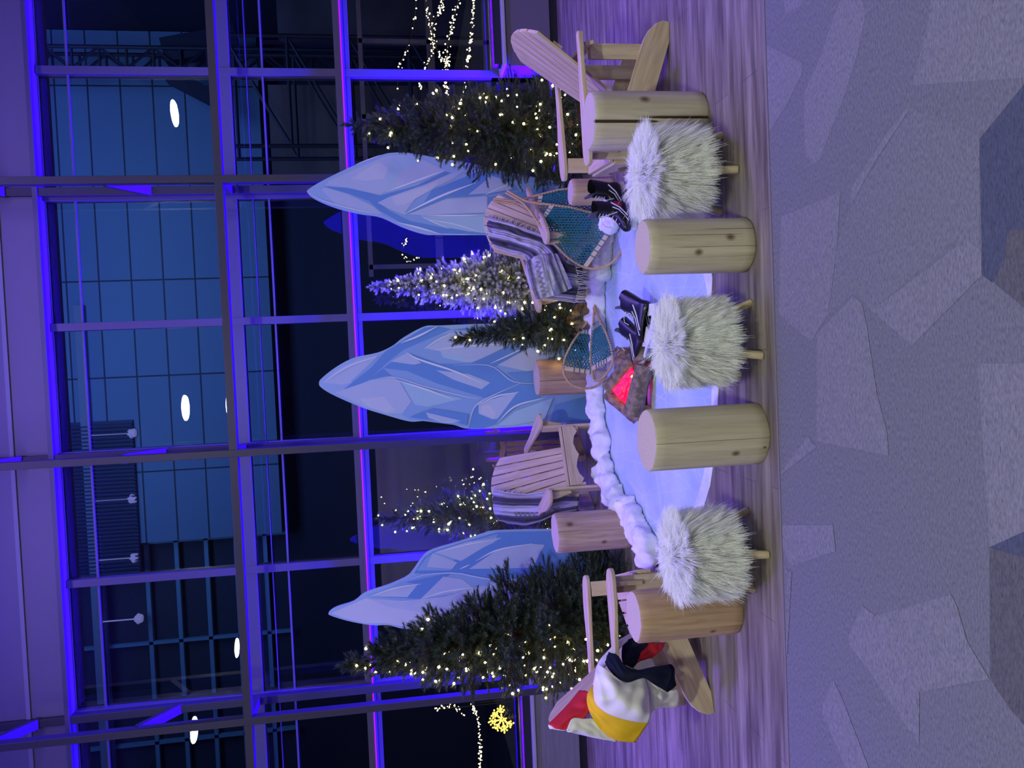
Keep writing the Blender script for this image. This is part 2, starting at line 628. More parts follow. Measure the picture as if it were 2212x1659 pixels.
# bulkhead above the glass and ceiling
struct('wall_front', MB().box((-7, 7.36, 4.68), (7, 7.7, 6.4)), pm('bulkhead', (0.20, 0.18, 0.23), 0.5))
struct('trim_%d' % ti, MB().box((-7, 7.30, 4.68), (7, 7.36, 4.72)), STEEL2)
ti += 1
struct('trim_%d' % ti, MB().box((-7, 7.345, 5.02), (7, 7.36, 5.055)), pm('stripe_ledge', (0.3, 0.3, 0.34), 0.5))  # thin strip added to catch the uplight as a blue stripe
ti += 1
for z_, t_ in ((W(165, 430, 7.44)[2], 0.016), (W(562, 700, 7.44)[2], 0.008), (W(590, 560, 7.44)[2], 0.016)):  # rails added to stand in for blue reflections in the glass
    struct('trim_%d' % ti, MB().box((-6.9, 7.425, z_), (6.9, 7.445, z_ + t_)), pm('reflection_rail_%d' % ti, (0.13, 0.13, 0.16), 0.5))
    ti += 1
struct('ceiling', MB().box((-7, -7, 6.4), (7, 7.7, 6.5)), pm('ceiling_paint', (0.25, 0.24, 0.27), 0.8))

# ---- ceiling lamps (their reflections hang in the glass)
LAMP = pm('lamp_disc', (1, 1, 1), 0.5, em=(0.92, 1.0, 0.86), es=26)
LRIM = pm('lamp_rim', (0.3, 0.3, 0.32), 0.4)


def disc_lamp(X, Y, z, r, label):
    e = empty('pendant_lamp', (X, Y, z))
    n = 40
    mb = MB()
    c = [(r * math.cos(2 * PI * i / n), r * math.sin(2 * PI * i / n)) for i in range(n)]
    mb.prism(c, (0, 0, 0.005), (1, 0, 0), (0, 1, 0), (0, 0, 1), 0.01)
    mb.build('diffuser', LAMP, e)
    mb = MB()
    c2 = [(a * 1.05, b_ * 1.05) for a, b_ in c]
    mb.prism(c2, (0, 0, 0.04), (1, 0, 0), (0, 1, 0), (0, 0, 1), 0.058)
    mb.build('housing', LRIM, e)
    MB().tube([(0, 0, 0.06), (0, 0, 6.4 - z)], 0.006).build('suspension_rod', LRIM, e)
    tag(e, label, 'lamp', 'round lamps on the hall ceiling')


for (X, Y, z, lb) in ((4.82, -0.1, 5.50, 'round ceiling lamp reflected high in the right window'),
                      (-0.62, -0.1, 5.60, 'round ceiling lamp reflected high in the middle window'),
                      (-6.7, -0.1, 5.77, 'round ceiling lamp reflected high at the far left window'),
                      (5.16, -5.1, 5.84, 'round ceiling lamp reflected low in the right window by the transom'),
                      (-0.82, -5.1, 5.91, 'round ceiling lamp reflected low in the middle window by the transom'),
                      (-6.95, -5.1, 6.02, 'round ceiling lamp reflected low in the left window by the transom')):
    disc_lamp(X, Y, z, 0.24, lb)

# ================================================================== OUTSIDE
PAV = nz('pavement', (0.02, 0.02, 0.03), (0.035, 0.035, 0.05), (2, 2, 2), rough=0.7)
struct('ground', MB().box((-30, 7.9, -0.3), (30, 40, -0.05)), PAV)
TEAL, nt, b = nmat('teal_cladding')
L = nt.links
tc = nt.nodes.new('ShaderNodeTexCoord')
mp = nt.nodes.new('ShaderNodeMapping')
mp.inputs['Rotation'].default_value = (R_(90), 0, 0)
br = nt.nodes.new('ShaderNodeTexBrick')
br.offset = 0
br.inputs['Scale'].default_value = 1
br.inputs['Brick Width'].default_value = 2.12
br.inputs['Row Height'].default_value = 0.67
br.inputs['Mortar Size'].default_value = 0.018
br.inputs['Color1'].default_value = (0.17, 0.30, 0.42, 1)
br.inputs['Color2'].default_value = (0.20, 0.34, 0.46, 1)
br.inputs['Mortar'].default_value = (0.02, 0.03, 0.05, 1)
L.new(tc.outputs['Object'], mp.inputs[0])
L.new(mp.outputs[0], br.inputs['Vector'])
L.new(br.outputs['Color'], b.inputs['Base Color'])
b.inputs['Roughness'].default_value = 0.5
be = empty('building', (0, 18, 0))
MB().box((-3.7, 0, 4.45), (7.55, 1.0, 13)).build('cladding', TEAL, be)
MB().box((7.9, 0.8, 3.0), (20, 1.2, 13)).build('dark_wall', pm('far_dark', (0.03, 0.03, 0.06), 0.8), be)
MB().box((-14, 0.6, -0.05), (7.55, 0.9, 4.4)).build('lower_wall', pm('far_dark2', (0.035, 0.035, 0.06), 0.8), be)
MB().box((-14, 0.5, 4.45), (-3.72, 0.9, 13)).build('dark_facade', pm('far_dark3', (0.05, 0.055, 0.085), 0.8), be)
gm = MB()
for z in (4.85, 5.5, 6.15, 6.8, 7.45):
    gm.box((-14, 0.3, z), (-3.72, 0.42, z + 0.09))
for x in (-3.8, -6.1, -8.4, -10.7):
    gm.box((x, 0.3, 4.4), (x + 0.07, 0.4, 11))
gm.build('window_grid', pm('grid_teal', (0.22, 0.42, 0.55), 0.5), be)
gm = MB().box((-9.5, -0.12, 8.35), (1.6, 0.2, 8.55)).box((-9.5, -0.1, 9.0), (1.6, 0.2, 9.25))
gm.build('service_beam', pm('beam_grey', (0.30, 0.36, 0.42), 0.5), be)
lv = MB()
lv.box((-4.35, -0.05, 7.5), (-0.95, 0.0, 9.3))
for i in range(40):
    x = -4.3 + i * 0.083
    lv.box((x, -0.15, 7.5), (x + 0.03, -0.05, 9.3))
lv.build('louvre', pm('louvre_dark', (0.035, 0.05, 0.13), 0.5), be)
tag(be, 'dim teal clad building with louvres and window grid behind the glass', 'building')
# truss tower
te = empty('truss_tower', (6.58, 17.2, 0))
tt = MB()
for dx in (-0.22, 0.22):
    for dy in (-0.2, 0.2):
        tt.tube([(dx, dy, -0.05), (dx, dy, 9.6)], 0.04, 6)
TWD = pm('tower_dark', (0.02, 0.02, 0.04), 0.6)
tt.build('upright', TWD, te)
tt = MB()
for i in range(18):
    z = i * 0.53
    s = 1 if i % 2 else -1
    for dy in (-0.2, 0.2):
        tt.tube([(-0.22 * s, dy, z), (0.22 * s, dy, z + 0.53)], 0.03, 5)
        tt.tube([(-0.22, dy, z), (0.22, dy, z)], 0.03, 5)
    tt.tube([(-0.22, -0.2, z), (-0.22, 0.2, z)], 0.03, 5)
tt.build('lattice', TWD, te)
MB().bar((-0.3, 0, 6.1), (-0.9, 0, 5.0), 0.3, 0.25, up=(0, 1, 0)).bar((0.2, 0, 6.2), (0.5, 0, 4.7), 0.5, 0.3, up=(0, 1, 0)).build(
    'head_unit', TWD, te)
tag(te, 'dark lattice tower standing before the teal wall outside', 'tower')
# pale pendant lights hanging under the service beam outside
for (ya_, xt_, xb2, lb_) in ((940, 200, 283, 'pale pendant light outside, nearest to the middle post'), (1083, 208, 284, 'pale pendant light outside, second left of the middle post'),
                        (1210, 212, 288, 'pale pendant light outside, beside the window grid corner'), (1343, 222, 298, 'pale pendant light outside, farthest left on the dark facade')):
    a_, b2 = W(xt_, ya_, 17.93), W(xb2, ya_ - 4, 17.93)
    b2 = np.array([a_[0], 17.93, b2[2]])
    he = empty('outdoor_pendant', b2)
    pr = pm('pendant_pale', (0.5, 0.5, 0.7), 0.5, em=(0.35, 0.33, 0.75), es=0.35)
    MB().tube([(0, 0, 0), (0, 0, 8.40 - b2[2])], 0.016, 5).build('rod', pr, he)
    MB().tube([(0, 0, -0.10), (0, 0, 0.0), (0, 0, 0.07)], [0.08, 0.12, 0.05], 10).build('lamp_head', pr, he)
    tag(he, lb_, 'lamp', 'pendant lights outside')
# scaffold frame
se = empty('scaffold', (4.6, 13.2, 0))
sf = MB()
for x in (-0.9, 0.9):
    for y in (0, 0.8):
        sf.tube([(x, y, -0.05), (x, y, 4.3)], 0.035, 6)
for z in (0.2, 1.2, 2.2, 3.2, 4.2):
    for y in (0, 0.8):
        sf.tube([(-0.9, y, z), (0.9, y, z)], 0.03, 6)
        if z < 4:
            sf.tube([(-0.9, y, z), (0.9, y, z + 1)], 0.025, 6)
sf.build('scaffold_pipes', TWD, se)
tag(se, 'dark pipe scaffold behind the right side window', 'scaffold')
# pale panels in the upper right pane and the grey wall low left
for (xa, xb_, za, zb, yy, colr, lb) in ((3.55, 5.2, 2.35, 3.75, 14.6, (0.16, 0.13, 0.13), 'cream grey panel wall behind the right window between transoms'),
                                       (6.3, 8.2, 2.2, 3.6, 15.2, (0.12, 0.10, 0.12), 'brownish panel wall at the far right behind the glass')):
    o = MB().box((xa, yy, -0.05), (xb_, yy + 0.2, zb)).build('panel_wall', nz('panel_' + str(xa), colr, tuple(c * 0.6 for c in colr), (0.6, 0.6, 1.2), rough=0.7))
    tag(o, lb, 'wall')
o = MB().box((-3.45, 10.2, -0.05), (-0.95, 10.5, 1.98)).build('garden_wall', nz('grey_render', (0.17, 0.16, 0.18), (0.21, 0.20, 0.22), (1, 1, 1), rough=0.8))
tag(o, 'plain grey wall outside behind the left lit tree', 'wall')
area('wall_fill', (-2.2, 8.6, 3.4), (R_(50), 0, 0), 2.0, 0.3, (0.75, 0.72, 1.0), 9)  # unseen fill added to brighten the grey wall
# railing seen low on the right
re_ = empty('railing', (3.4, 10.5, 0))
rb = MB().box((-2.2, 0, 0.95), (3, 0.06, 1.05)).box((-2.2, 0, 0.2), (3, 0.06, 0.28)).box((-2.2, 0, 1.9), (3, 0.06, 1.96))
for i in range(6):
    rb.box((-2.1 + i, 0.0, -0.06), (-2.04 + i, 0.06, 1.95))
rb.build('rail_bars', pm('rail_grey', (0.16, 0.15, 0.2), 0.5), re_)
tag(re_, 'grey post and rail fence outside the right windows', 'railing')
area('rail_fill', (3.4, 9.2, 3.2), (R_(40), 0, 0), 3.0, 0.3, (0.75, 0.7, 1.0), 5)  # unseen fill added to lift the railing out of the dark
#@@PART2
# ================================================================== LOG STOOLS
def log(name, label, X, Y, H, r, c1, c2, knots=(), cracks=(), seed=0, group=None, tilt=(0, 0), ecc=0.03, flare=0.0, bev=0.012):
    """cracks: (world angle deg, width deg, depth, z0, z1)"""
    rnd = random.Random(seed)
    e = empty(name, (X, Y, 0))
    e.rotation_euler = (tilt[0], tilt[1], 0)
    angs = [2 * PI * i / 96 for i in range(96)]
    for c in cracks:
        a = R_(c[0]) % (2 * PI)
        w = R_(c[1]) / 2
        angs = [t for t in angs if abs((t - a + PI) % (2 * PI) - PI) > w * 1.2]
        angs += [a - w, a - w * 0.4, a, a + w * 0.4, a + w]
    angs = sorted(t % (2 * PI) for t in angs)
    zs = [0, bev, H * 0.1, H * 0.2, H * 0.3, H * 0.4, H * 0.5, H * 0.6, H * 0.7, H * 0.8, H * 0.9, H - bev, H]
    ph = rnd.random() * 6

    def rad(t, z, cr=True):
        q = r * (1 + ecc * math.cos(2 * t + ph) + 0.012 * math.sin(5 * t + ph * 2) + 0.008 * math.sin(3 * t + z * 6 + ph))
        q *= 1 + flare * (0.5 - z / H)
        if z in (0, H):
            q -= bev * 0.7
        if cr:
            for c in cracks:
                a, w = R_(c[0]), R_(c[1]) / 2
                d = abs((t - a + PI) % (2 * PI) - PI)
                if d < w * 0.9 and c[3] * H - 1e-6 <= z <= c[4] * H + 1e-6:
                    taper = min(1, (z / H - c[3]) / 0.15 + (0.15 if c[3] > 0.02 else 1), (c[4] - z / H) / 0.15 + (0.15 if c[4] < 0.98 else 1))
                    q -= c[2] * (1 - d / w) * max(0.1, taper)
        return q
    V, UV = [], []
    n = len(angs)
    for z in zs:
        for t in angs:
            q = rad(t, z)
            V.append((q * math.cos(t), q * math.sin(t), z))
            UV.append((z, ((t - R_(270) + PI) % (2 * PI) - PI) * r))
    F = [(i * n + j, i * n + (j + 1) % n, (i + 1) * n + (j + 1) % n, (i + 1) * n + j) for i in range(len(zs) - 1) for j in range(n)]
    mb = MB().add(V, F)
    side = wood_side(name + '_side', c1, c2, [(H - u, v, q) for u, v, q in knots])
    o = mb.build('log_side', side, e, smooth=True, uv=UV)
    top = MB()
    k = 6
    V = []
    for i in range(1, k + 1):
        for t in angs:
            q = rad(t, H) * i / k
            V.append((q * math.cos(t), q * math.sin(t), H + 0.0006 * math.sin(8 * t + i)))
    V.append((0, 0, H))
    F = [((i) * n + j, (i + 1) * n + j, (i + 1) * n + (j + 1) % n, i * n + (j + 1) % n) for i in range(k - 1) for j in range(n)]
    F += [(len(V) - 1, j, (j + 1) % n) for j in range(n)]
    top.add(V, F)
    top.build('cut_face', ENDG, e)
    if cracks:
        cm = MB()
        for c in cracks:
            a = R_(c[0])
            q = r - c[2] * 0.33
            w = R_(c[1]) * 0.40
            P = []
            for s_ in np.linspace(max(c[3] + 0.01, 0.01), min(c[4], 0.999), 12):
                ww = w * min(1, (s_ - c[3]) / 0.12 + (0 if c[3] > 0.02 else 1), (c[4] - s_) / 0.12 + (0 if c[4] < 0.98 else 1))
                P.append([(q * math.cos(a + x), q * math.sin(a + x), s_ * H) for x in (-ww, ww)])
            cm.grid(P)
        cm.build('split', CRACK, e)
    tag(e, label, 'stool', group)
    return e


P1, P2 = (0.46, 0.39, 0.26), (0.60, 0.53, 0.39)
Q1, Q2 = (0.46, 0.30, 0.19), (0.60, 0.44, 0.30)
GL = 'log stools around the ice sheet'
log('log_stool', 'tall peeled log stool with a wide dark split behind the right fur stool', 1.202, 3.86, 0.59, 0.142, P1, P2,
    knots=[(0.26, 0.075, 0.016)], cracks=[(253, 8.0, 0.045, 0.42, 1.0), (262, 7.0, 0.05, 0.0, 0.56)], seed=1, group=GL)
log('log_stool', 'pale log stool with two knots and fine cracks between two fur stools', 0.486, 3.372, 0.492, 0.122, P1, P2,
    knots=[(0.37, 0.02, 0.013), (0.22, -0.045, 0.012)],
    cracks=[(260, 0.8, 0.008, 0.0, 0.8), (238, 0.8, 0.008, 0.0, 0.95), (286, 0.7, 0.006, 0.1, 0.9), (300, 0.7, 0.006, 0.0, 0.5)], seed=2, group=GL)
log('log_stool', 'pale log stool with one long thin crack and a low knot', -0.385, 3.325, 0.523, 0.139, P1, P2,
    knots=[(0.37, -0.075, 0.012), (0.50, -0.05, 0.005)], cracks=[(268, 0.7, 0.008, 0.0, 1.0)], seed=3, group=GL, bev=0.006)
log('log_stool', 'reddish brown log stool at the left before the striped blanket chair', -1.290, 3.645, 0.52, 0.128, (0.38, 0.22, 0.12), (0.55, 0.38, 0.23),
    knots=[(0.37, -0.085, 0.010)], seed=4, group=GL, bev=0.01)
log('log_stool', 'log stool with a long crack before the middle iceberg panel', -0.155, 6.22, 0.50, 0.152, (0.34, 0.20, 0.13), (0.50, 0.34, 0.23),
    cracks=[(262, 1.4, 0.02, 0.0, 1.0)], seed=5, group=GL)
log('log_stool', 'log stool with two knots beside the snow before the left iceberg panel', -1.262, 5.43, 0.553, 0.142, (0.36, 0.23, 0.15), (0.56, 0.42, 0.32),
    knots=[(0.09, 0.09, 0.016), (0.33, -0.06, 0.012)], cracks=[(285, 0.6, 0.006, 0.5, 1.0)], seed=6, group=GL)
log('log_stool', 'small log stool behind the front slats of the right chair', 1.20, 5.50, 0.32, 0.095, Q1, Q2, seed=7, group=GL)

# ================================================================== ADIRONDACK CHAIRS
XR, XA, XAR, ZA, ZT, XT, YA, ZAR = -0.456, 0.34, -0.376, 0.501, 0.867, -0.457, 0.314, 0.541


def chair(label, X, Y, rz, wide=1.0, sc=1.0):
    e = empty('adirondack_chair', (X, Y, 0), R_(rz))
    e.scale = (sc, sc * wide, sc)
    bevel = 0.003
    out = [(XR - 0.01, 0.0), (XR + 0.10, 0.0), (0.30, 0.205), (0.30, 0.335), (0.05, 0.292), (-0.31, 0.172), (-0.37, 0.150), (-0.42, 0.120), (-0.455, 0.080),
           (-0.472, 0.035)]
    for s in (-1, 1):
        MB().prism(out, (0, s * 0.235, 0), (1, 0, 0), (0, 0, 1), (0, 1, 0), 0.024).build('side_rail', PINE_KNOT, e, grain=(1, 0, 0.35),
                                                                                    bevel=bevel)
    for s in (-1, 1):
        MB().box((0.205, s * 0.262 - 0.012, 0), (0.295, s * 0.262 + 0.012, ZA - 0.012)).build('leg', PINE, e, grain=(0, 0, 1), bevel=bevel)
    for s in (-1, 1):
        MB().box((-0.350, s * 0.2115 - 0.011, 0.05), (-0.265, s * 0.2115 + 0.011, ZAR - 0.07)).build('rear_upright', PINE_KNOT, e, grain=(0, 0, 1),
                                                                                            bevel=bevel)
    for s in (-1, 1):
        MB().prism([(0, 0), (0, -0.16), (0.02, -0.17), (0.055, -0.05), (0.06, 0)], (0.25, s * 0.274, ZA - 0.013), (0, s, 0), (0, 0, 1), (1, 0, 0),
                   0.024).build('arm_bracket', PINE, e, grain=(0, 0, 1), bevel=bevel)
    arm = [(XA, 0.0), (XA - 0.005, 0.035), (XA - 0.03, 0.06), (XA - 0.07, 0.074), (0.16, 0.078), (0.08, 0.066), (0.0, 0.045), (-0.10, 0.032),
           (-0.25, 0.030), (XAR, 0.028), (XAR - 0.01, 0.0), (XAR, -0.028), (-0.2, -0.032), (-0.05, -0.042), (0.08, -0.054), (0.2, -0.062),
           (XA - 0.07, -0.064), (XA - 0.03, -0.052), (XA - 0.006, -0.03)]
    for s in (-1, 1):
        mb = MB()
        n = len(arm)
        zz = lambda x: ZA + (ZAR - ZA) * (XA - x) / (XA - XAR)
        for t, sc_ in ((-0.012, 0.96), (-0.008, 1.0), (0.008, 1.0), (0.012, 0.95)):
            mb.v += [(0.0 + a * (1 if sc_ == 1 else 0.992), s * (YA + (0.012 if 0 else 0) + b_ * sc_), zz(a) + t) for a, b_ in arm]
        for k in range(3):
            for i in range(n):
                q = (k * n + i, k * n + (i + 1) % n, (k + 1) * n + (i + 1) % n, (k + 1) * n + i)
                mb.f.append(q if s > 0 else q[::-1])
        mb.f.append(tuple(range(n))[::s])
        mb.f.append(tuple(range(3 * n, 4 * n))[::-s])
        mb.m = [0] * len(mb.f)
        mb.build('arm', PINE, e, grain=(1, 0, 0))
    # rear cross bar under the arms, slightly arched
    pts = [(y, 0.0) for y in np.linspace(-0.30, 0.30, 9)] + [(y, 0.055 + 0.02 * math.cos(y / 0.3 * PI / 2)) for y in np.linspace(0.30, -0.30, 9)]
    MB().prism(pts, (-0.335, 0, 0.455), (0, 1, 0), (0.25, 0, 0.97), (0.97, 0, -0.25), 0.022).build('back_rail', PINE, e, grain=(0, 1, 0), bevel=bevel)
    MB().box((-0.075, -0.222, 0.19), (-0.052, 0.222, 0.27)).build('seat_rail', PINE, e, grain=(0, 1, 0), bevel=bevel)
    # seat slats
    sx = [0.275, 0.205, 0.13, 0.055, -0.02]
    for i, x in enumerate(sx):
        z = 0.347 - 0.004 * i if i == 0 else 0.344 - (0.275 - x) * 0.235
        a = R_(13 if i else 8)
        c, s_ = math.cos(a), math.sin(a)
        MB().prism([(-0.033, -0.011), (0.033, -0.011), (0.033, 0.011), (-0.033, 0.011)], (x, 0, z), (c, 0, s_), (-s_, 0, c), (0, 1, 0),
                   0.50).build('seat_slat', PINE, e, grain=(0, 1, 0), bevel=0.004)
    # scalloped apron
    ap = [(-0.25, 0.0), (0.25, 0.0), (0.25, -0.085), (0.20, -0.115), (0.16, -0.085), (0.10, -0.07), (0.04, -0.085), (0.0, -0.105), (-0.04, -0.085),
          (-0.10, -0.07), (-0.16, -0.085), (-0.20, -0.115), (-0.25, -0.085)]
    MB().prism(ap, (0.311, 0, 0.335), (0, 1, 0), (0, 0, 1), (1, 0, 0), 0.022).build('apron', PINE, e, grain=(0, 1, 0), bevel=bevel)
    # fanned back
    B0 = np.array([-0.045, 0, 0.275])
    T0 = np.array([XT, 0, ZT])
    bd = (T0 - B0)
    Lb = np.linalg.norm(bd)
    bd /= Lb
    bn = np.array([bd[2], 0, -bd[0]])
    ns = 7
    for i in range(ns):
        f0 = (i - (ns - 1) / 2)
        yb, yt = f0 * 0.060, f0 * 0.083
        hw0, hw1 = 0.0262, 0.0348
        arc = lambda q: Lb - 0.002 - 1.45 * (yt + q) ** 2
        pts = [(-hw0, 0), (hw0, 0)] + [(q, arc(q)) for q in np.linspace(hw1, -hw1, 7)]
        dirv = np.array([bd[0] * 1.0, (yt - yb) / Lb, bd[2]])
        dirv /= np.linalg.norm(dirv)
        MB().prism(pts, B0 + np.array([0, yb, 0]), (0, 1, 0), dirv, bn, 0.018).build('back_slat', PINE, e, grain=tuple(dirv), bevel=0.002)
    o1 = B0 + bd * 0.47 - bn * 0.021
    MB().prism([(-0.24, -0.03), (0.24, -0.03), (0.24, 0.03), (-0.24, 0.03)], o1, (0, 1, 0), bd, bn, 0.02).build('back_brace', PINE, e,
                                                                                                        grain=(0, 1, 0), bevel=bevel)
    tag(e, label, 'chair')
    return e


chair('bare pine adirondack chair at the right end facing left', 1.441, 4.525, 174.4)
chair('pine adirondack chair at the left end under the red yellow and navy blanket', -1.601, 4.317, 18.7)
chair('pine adirondack chair with grey striped blanket and crossed snowshoes, before the frosted tree', 0.85, 5.953, -132.5)
chair('pine adirondack chair with grey striped blanket before the left lit tree', -0.916, 6.23, -62.4)

# ================================================================== FUR STOOLS
FUR, nt, b = nmat('white_fur')
b.inputs['Base Color'].default_value = (0.93, 0.93, 0.88, 1)
b.inputs['Roughness'].default_value = 0.65
b.inputs['Specular IOR Level'].default_value = 0.25
FURB = pm('fur_base', (0.80, 0.80, 0.76), 0.9)
LEGW = wood_side('stool_leg_wood', (0.36, 0.27, 0.16), (0.58, 0.48, 0.32))


def fur_data(seed):
    rs = np.random.RandomState(seed)
    N = 20000
    K = 7
    rb, z0, z1, rc = 0.150, 0.155, 0.375, 0.045
    # sample roots: side or top
    top = rs.rand(N) < 0.38
    th = rs.rand(N) * 2 * PI
    rr = np.sqrt(rs.rand(N)) * (rb)
    zz = z0 + rs.rand(N) * (z1 - z0)
    root = np.stack([np.where(top, rr, rb) * np.cos(th), np.where(top, rr, rb) * np.sin(th), np.where(top, z1 + 0.03 * (1 - (rr / rb) ** 2), zz)], 1)
    rad = np.stack([np.cos(th), np.sin(th), th * 0], 1)
    up = np.array([0, 0, 1.0])
    # clumps
    C = 900
    ci = rs.randint(0, N, C)
    cp = root[ci]
    cdv = rs.randn(C, 3) * 0.30
    near = np.concatenate([((root[i:i + 2000, None, :] - cp[None]) ** 2).sum(2).argmin(1) for i in range(0, N, 2000)])
    tang = np.stack([-np.sin(th), np.cos(th), th * 0], 1)
    edge = np.clip((zz - (z1 - 0.09)) / 0.09, 0, 1)[:, None]
    ins = np.where(top, 0, 0.030 * edge[:, 0] ** 2)
    root[:, 0] -= ins * np.cos(th)
    root[:, 1] -= ins * np.sin(th)
    nrm = np.where(top[:, None], up * 0.75 + rad * (0.25 + 0.9 * (rr / rb))[:, None], rad * (1 - 0.35 * edge) + up * 0.75 * edge)
    comb = np.where(top[:, None], rad * (rr / rb)[:, None] * 1.2, rad * (0.25 + 0.5 * edge) - up * (0.75 - 0.45 * edge))
    length = (0.072 + 0.03 * rs.rand(N)) * np.where(rs.rand(N) < 0.06, 1.35, 1.0)
    d0 = nrm * 0.85 + comb * 0.55 + cdv[near] * 0.35 + rs.randn(N, 3) * 0.12
    d0 /= np.linalg.norm(d0, axis=1)[:, None]
    d1 = comb * 1.0 + nrm * 0.25 + cdv[near] * 0.6 - up * np.where(top, 0.45, 0.55)[:, None] + rs.randn(N, 3) * 0.08
    d1 /= np.linalg.norm(d1, axis=1)[:, None]
    pts = np.zeros((N, K, 3))
    pts[:, 0] = root
    tip = cp[near] + (d0[ci][near] * 0.45 + d1[ci][near] * 0.6) * length[:, None]
    for k in range(1, K):
        t = k / (K - 1)
        d = d0 * (1 - t) + d1 * t
        d /= np.linalg.norm(d, axis=1)[:, None]
        pts[:, k] = pts[:, k - 1] + d * (length / (K - 1))[:, None]
        w = 0.16 * t ** 2 / (K - 1) * 1.6
        pts[:, k] += (tip - pts[:, k]) * w
    pts[:, :, 2] = np.maximum(pts[:, :, 2], 0.03)
    hc = bpy.data.hair_curves.new('fur')
    hc.add_curves([K] * N)
    hc.attributes['position'].data.foreach_set('vector', pts.astype('f').ravel())
    rd = np.tile(np.linspace(1, 0.2, K) * 0.0010, N)
    if 'radius' not in hc.attributes:
        hc.attributes.new('radius', 'FLOAT', 'POINT')
    hc.attributes['radius'].data.foreach_set('value', rd.astype('f'))
    hc.materials.append(FUR)
    return hc


def fur_stool(label, X, Y, rz, hc, sx=1.0, sz=1.0):
    e = empty('fur_stool', (X, Y, 0), R_(rz))
    prof = [(0.02, 0.135), (0.13, 0.135), (0.148, 0.155), (0.152, 0.26), (0.150, 0.36), (0.135, 0.388), (0.08, 0.400), (0.0, 0.402)]
    P = [[(r * math.cos(t), r * math.sin(t), z) for r, z in prof] for t in [2 * PI * i / 40 for i in range(40)]]
    c = MB().grid(P, cu=True).build('cushion', FURB, e, smooth=True)
    c.scale = (sx, sx, sz)
    f = bpy.data.objects.new('fur_cover', hc)
    COL.objects.link(f)
    f.parent = e
    f.scale = (sx, sx, sz)
    for k in range(4):
        a = R_(45 + 90 * k)
        p = np.array([0.105 * math.cos(a), 0.105 * math.sin(a), 0.20])
        q = np.array([0.185 * math.cos(a), 0.185 * math.sin(a), 0.0])
        MB().tube([p, q + (p - q) * 0.04, q], [0.019, 0.0185, 0.017], 12).build('leg', LEGW, e, grain=tuple(q - p), bevel=0)
    tag(e, label, 'stool', 'white fur stools')
    return e


H1 = fur_data(3)
fur_stool('white shaggy fur stool at the right before the split log', 0.866, 3.60, 38, H1, 1.06, 1.03)
fur_stool('white shaggy fur stool in the middle before the mock fire', 0.045, 3.40, 22, H1, 0.97, 0.98)
fur_stool('white shaggy fur stool at the left beside the reddish log', -0.945, 3.42, 52, H1, 1.0, 0.97)

# ================================================================== ICE SHEET AND SNOW
ICE, nt, b = nmat('printed_ice')
L = nt.links
tc = nt.nodes.new('ShaderNodeTexCoord')
no = nt.nodes.new('ShaderNodeTexNoise')
no.inputs['Scale'].default_value = 2.2
no.inputs['Detail'].default_value = 6
cr = nt.nodes.new('ShaderNodeValToRGB')
cr.color_ramp.elements[0].position = 0.35
cr.color_ramp.elements[0].color = (0.42, 0.56, 0.80, 1)
cr.color_ramp.elements[1].position = 0.7
cr.color_ramp.elements[1].color = (0.60, 0.72, 0.88, 1)
L.new(tc.outputs['Object'], no.inputs['Vector'])
L.new(no.outputs['Fac'], cr.inputs[0])
out = cr.outputs[0]
for (ang, sc, th) in ((25, 3.1, 0.008), (-40, 2.3, 0.006), (78, 2.7, 0.006), (140, 1.9, 0.006)):
    mp = nt.nodes.new('ShaderNodeMapping')
    mp.inputs['Rotation'].default_value = (0, 0, R_(ang))
    mp.inputs['Scale'].default_value = (sc, sc * 0.35, 1)
    wv = nt.nodes.new('ShaderNodeTexVoronoi')
    wv.feature = 'DISTANCE_TO_EDGE'
    wv.inputs['Scale'].default_value = 1.0
    mr = nt.nodes.new('ShaderNodeMapRange')
    mr.inputs['From Min'].default_value = 0
    mr.inputs['From Max'].default_value = th
    mr.inputs['To Min'].default_value = 0.35
    mr.inputs['To Max'].default_value = 0
    mx = nt.nodes.new('ShaderNodeMixRGB')
    mx.inputs[2].default_value = (0.85, 0.9, 0.98, 1)
    L.new(tc.outputs['Object'], mp.inputs[0])
    L.new(mp.outputs[0], wv.inputs['Vector'])
    L.new(wv.outputs['Distance'], mr.inputs['Value'])
    L.new(mr.outputs[0], mx.inputs[0])
    L.new(out, mx.inputs[1])
    out = mx.outputs[0]
L.new(out, b.inputs['Base Color'])
b.inputs['Roughness'].default_value = 0.38
b.inputs['Specular IOR Level'].default_value = 0.35
SNOWP = nz('printed_snow', (0.62, 0.70, 0.86), (0.88, 0.90, 0.95), (7, 7, 7), rough=0.6)
outl = [G(*p)[:2] for p in [(1335, 430), (1400, 428), (1470, 450), (1520, 500), (1534, 560), (1540, 600), (1538, 640), (1550, 700), (1553, 770), (1553, 850),
                             (1551, 900), (1545, 960), (1541, 1010), (1535, 1050), (1520, 1100), (1490, 1160), (1460, 1210), (1420, 1215),
                             (1385, 1190), (1345, 1120), (1310, 1020), (1297, 930), (1297, 820), (1302, 720), (1303, 640), (1312, 560),
                             (1322, 490)]]
rk = MB()
n = len(outl)
cx, cy = np.mean(outl, 0)
inner = []
rr = random.Random(4)
for i, p in enumerate(outl):
    k = 0.93 if 3 < i < 18 else 0.97
    k += rr.uniform(-0.035, 0.02)
    inner.append((cx + (p[0] - cx) * k, cy + (p[1] - cy) * k))
V = [(*p, 0.001) for p in outl] + [(*p, 0.005) for p in outl] + [(*p, 0.005) for p in inner]
F = [(i, (i + 1) % n, n + (i + 1) % n, n + i) for i in range(n)]
F2 = [(n + i, n + (i + 1) % n, 2 * n + (i + 1) % n, 2 * n + i) for i in range(n)]
F3 = [tuple(range(2 * n, 3 * n))]
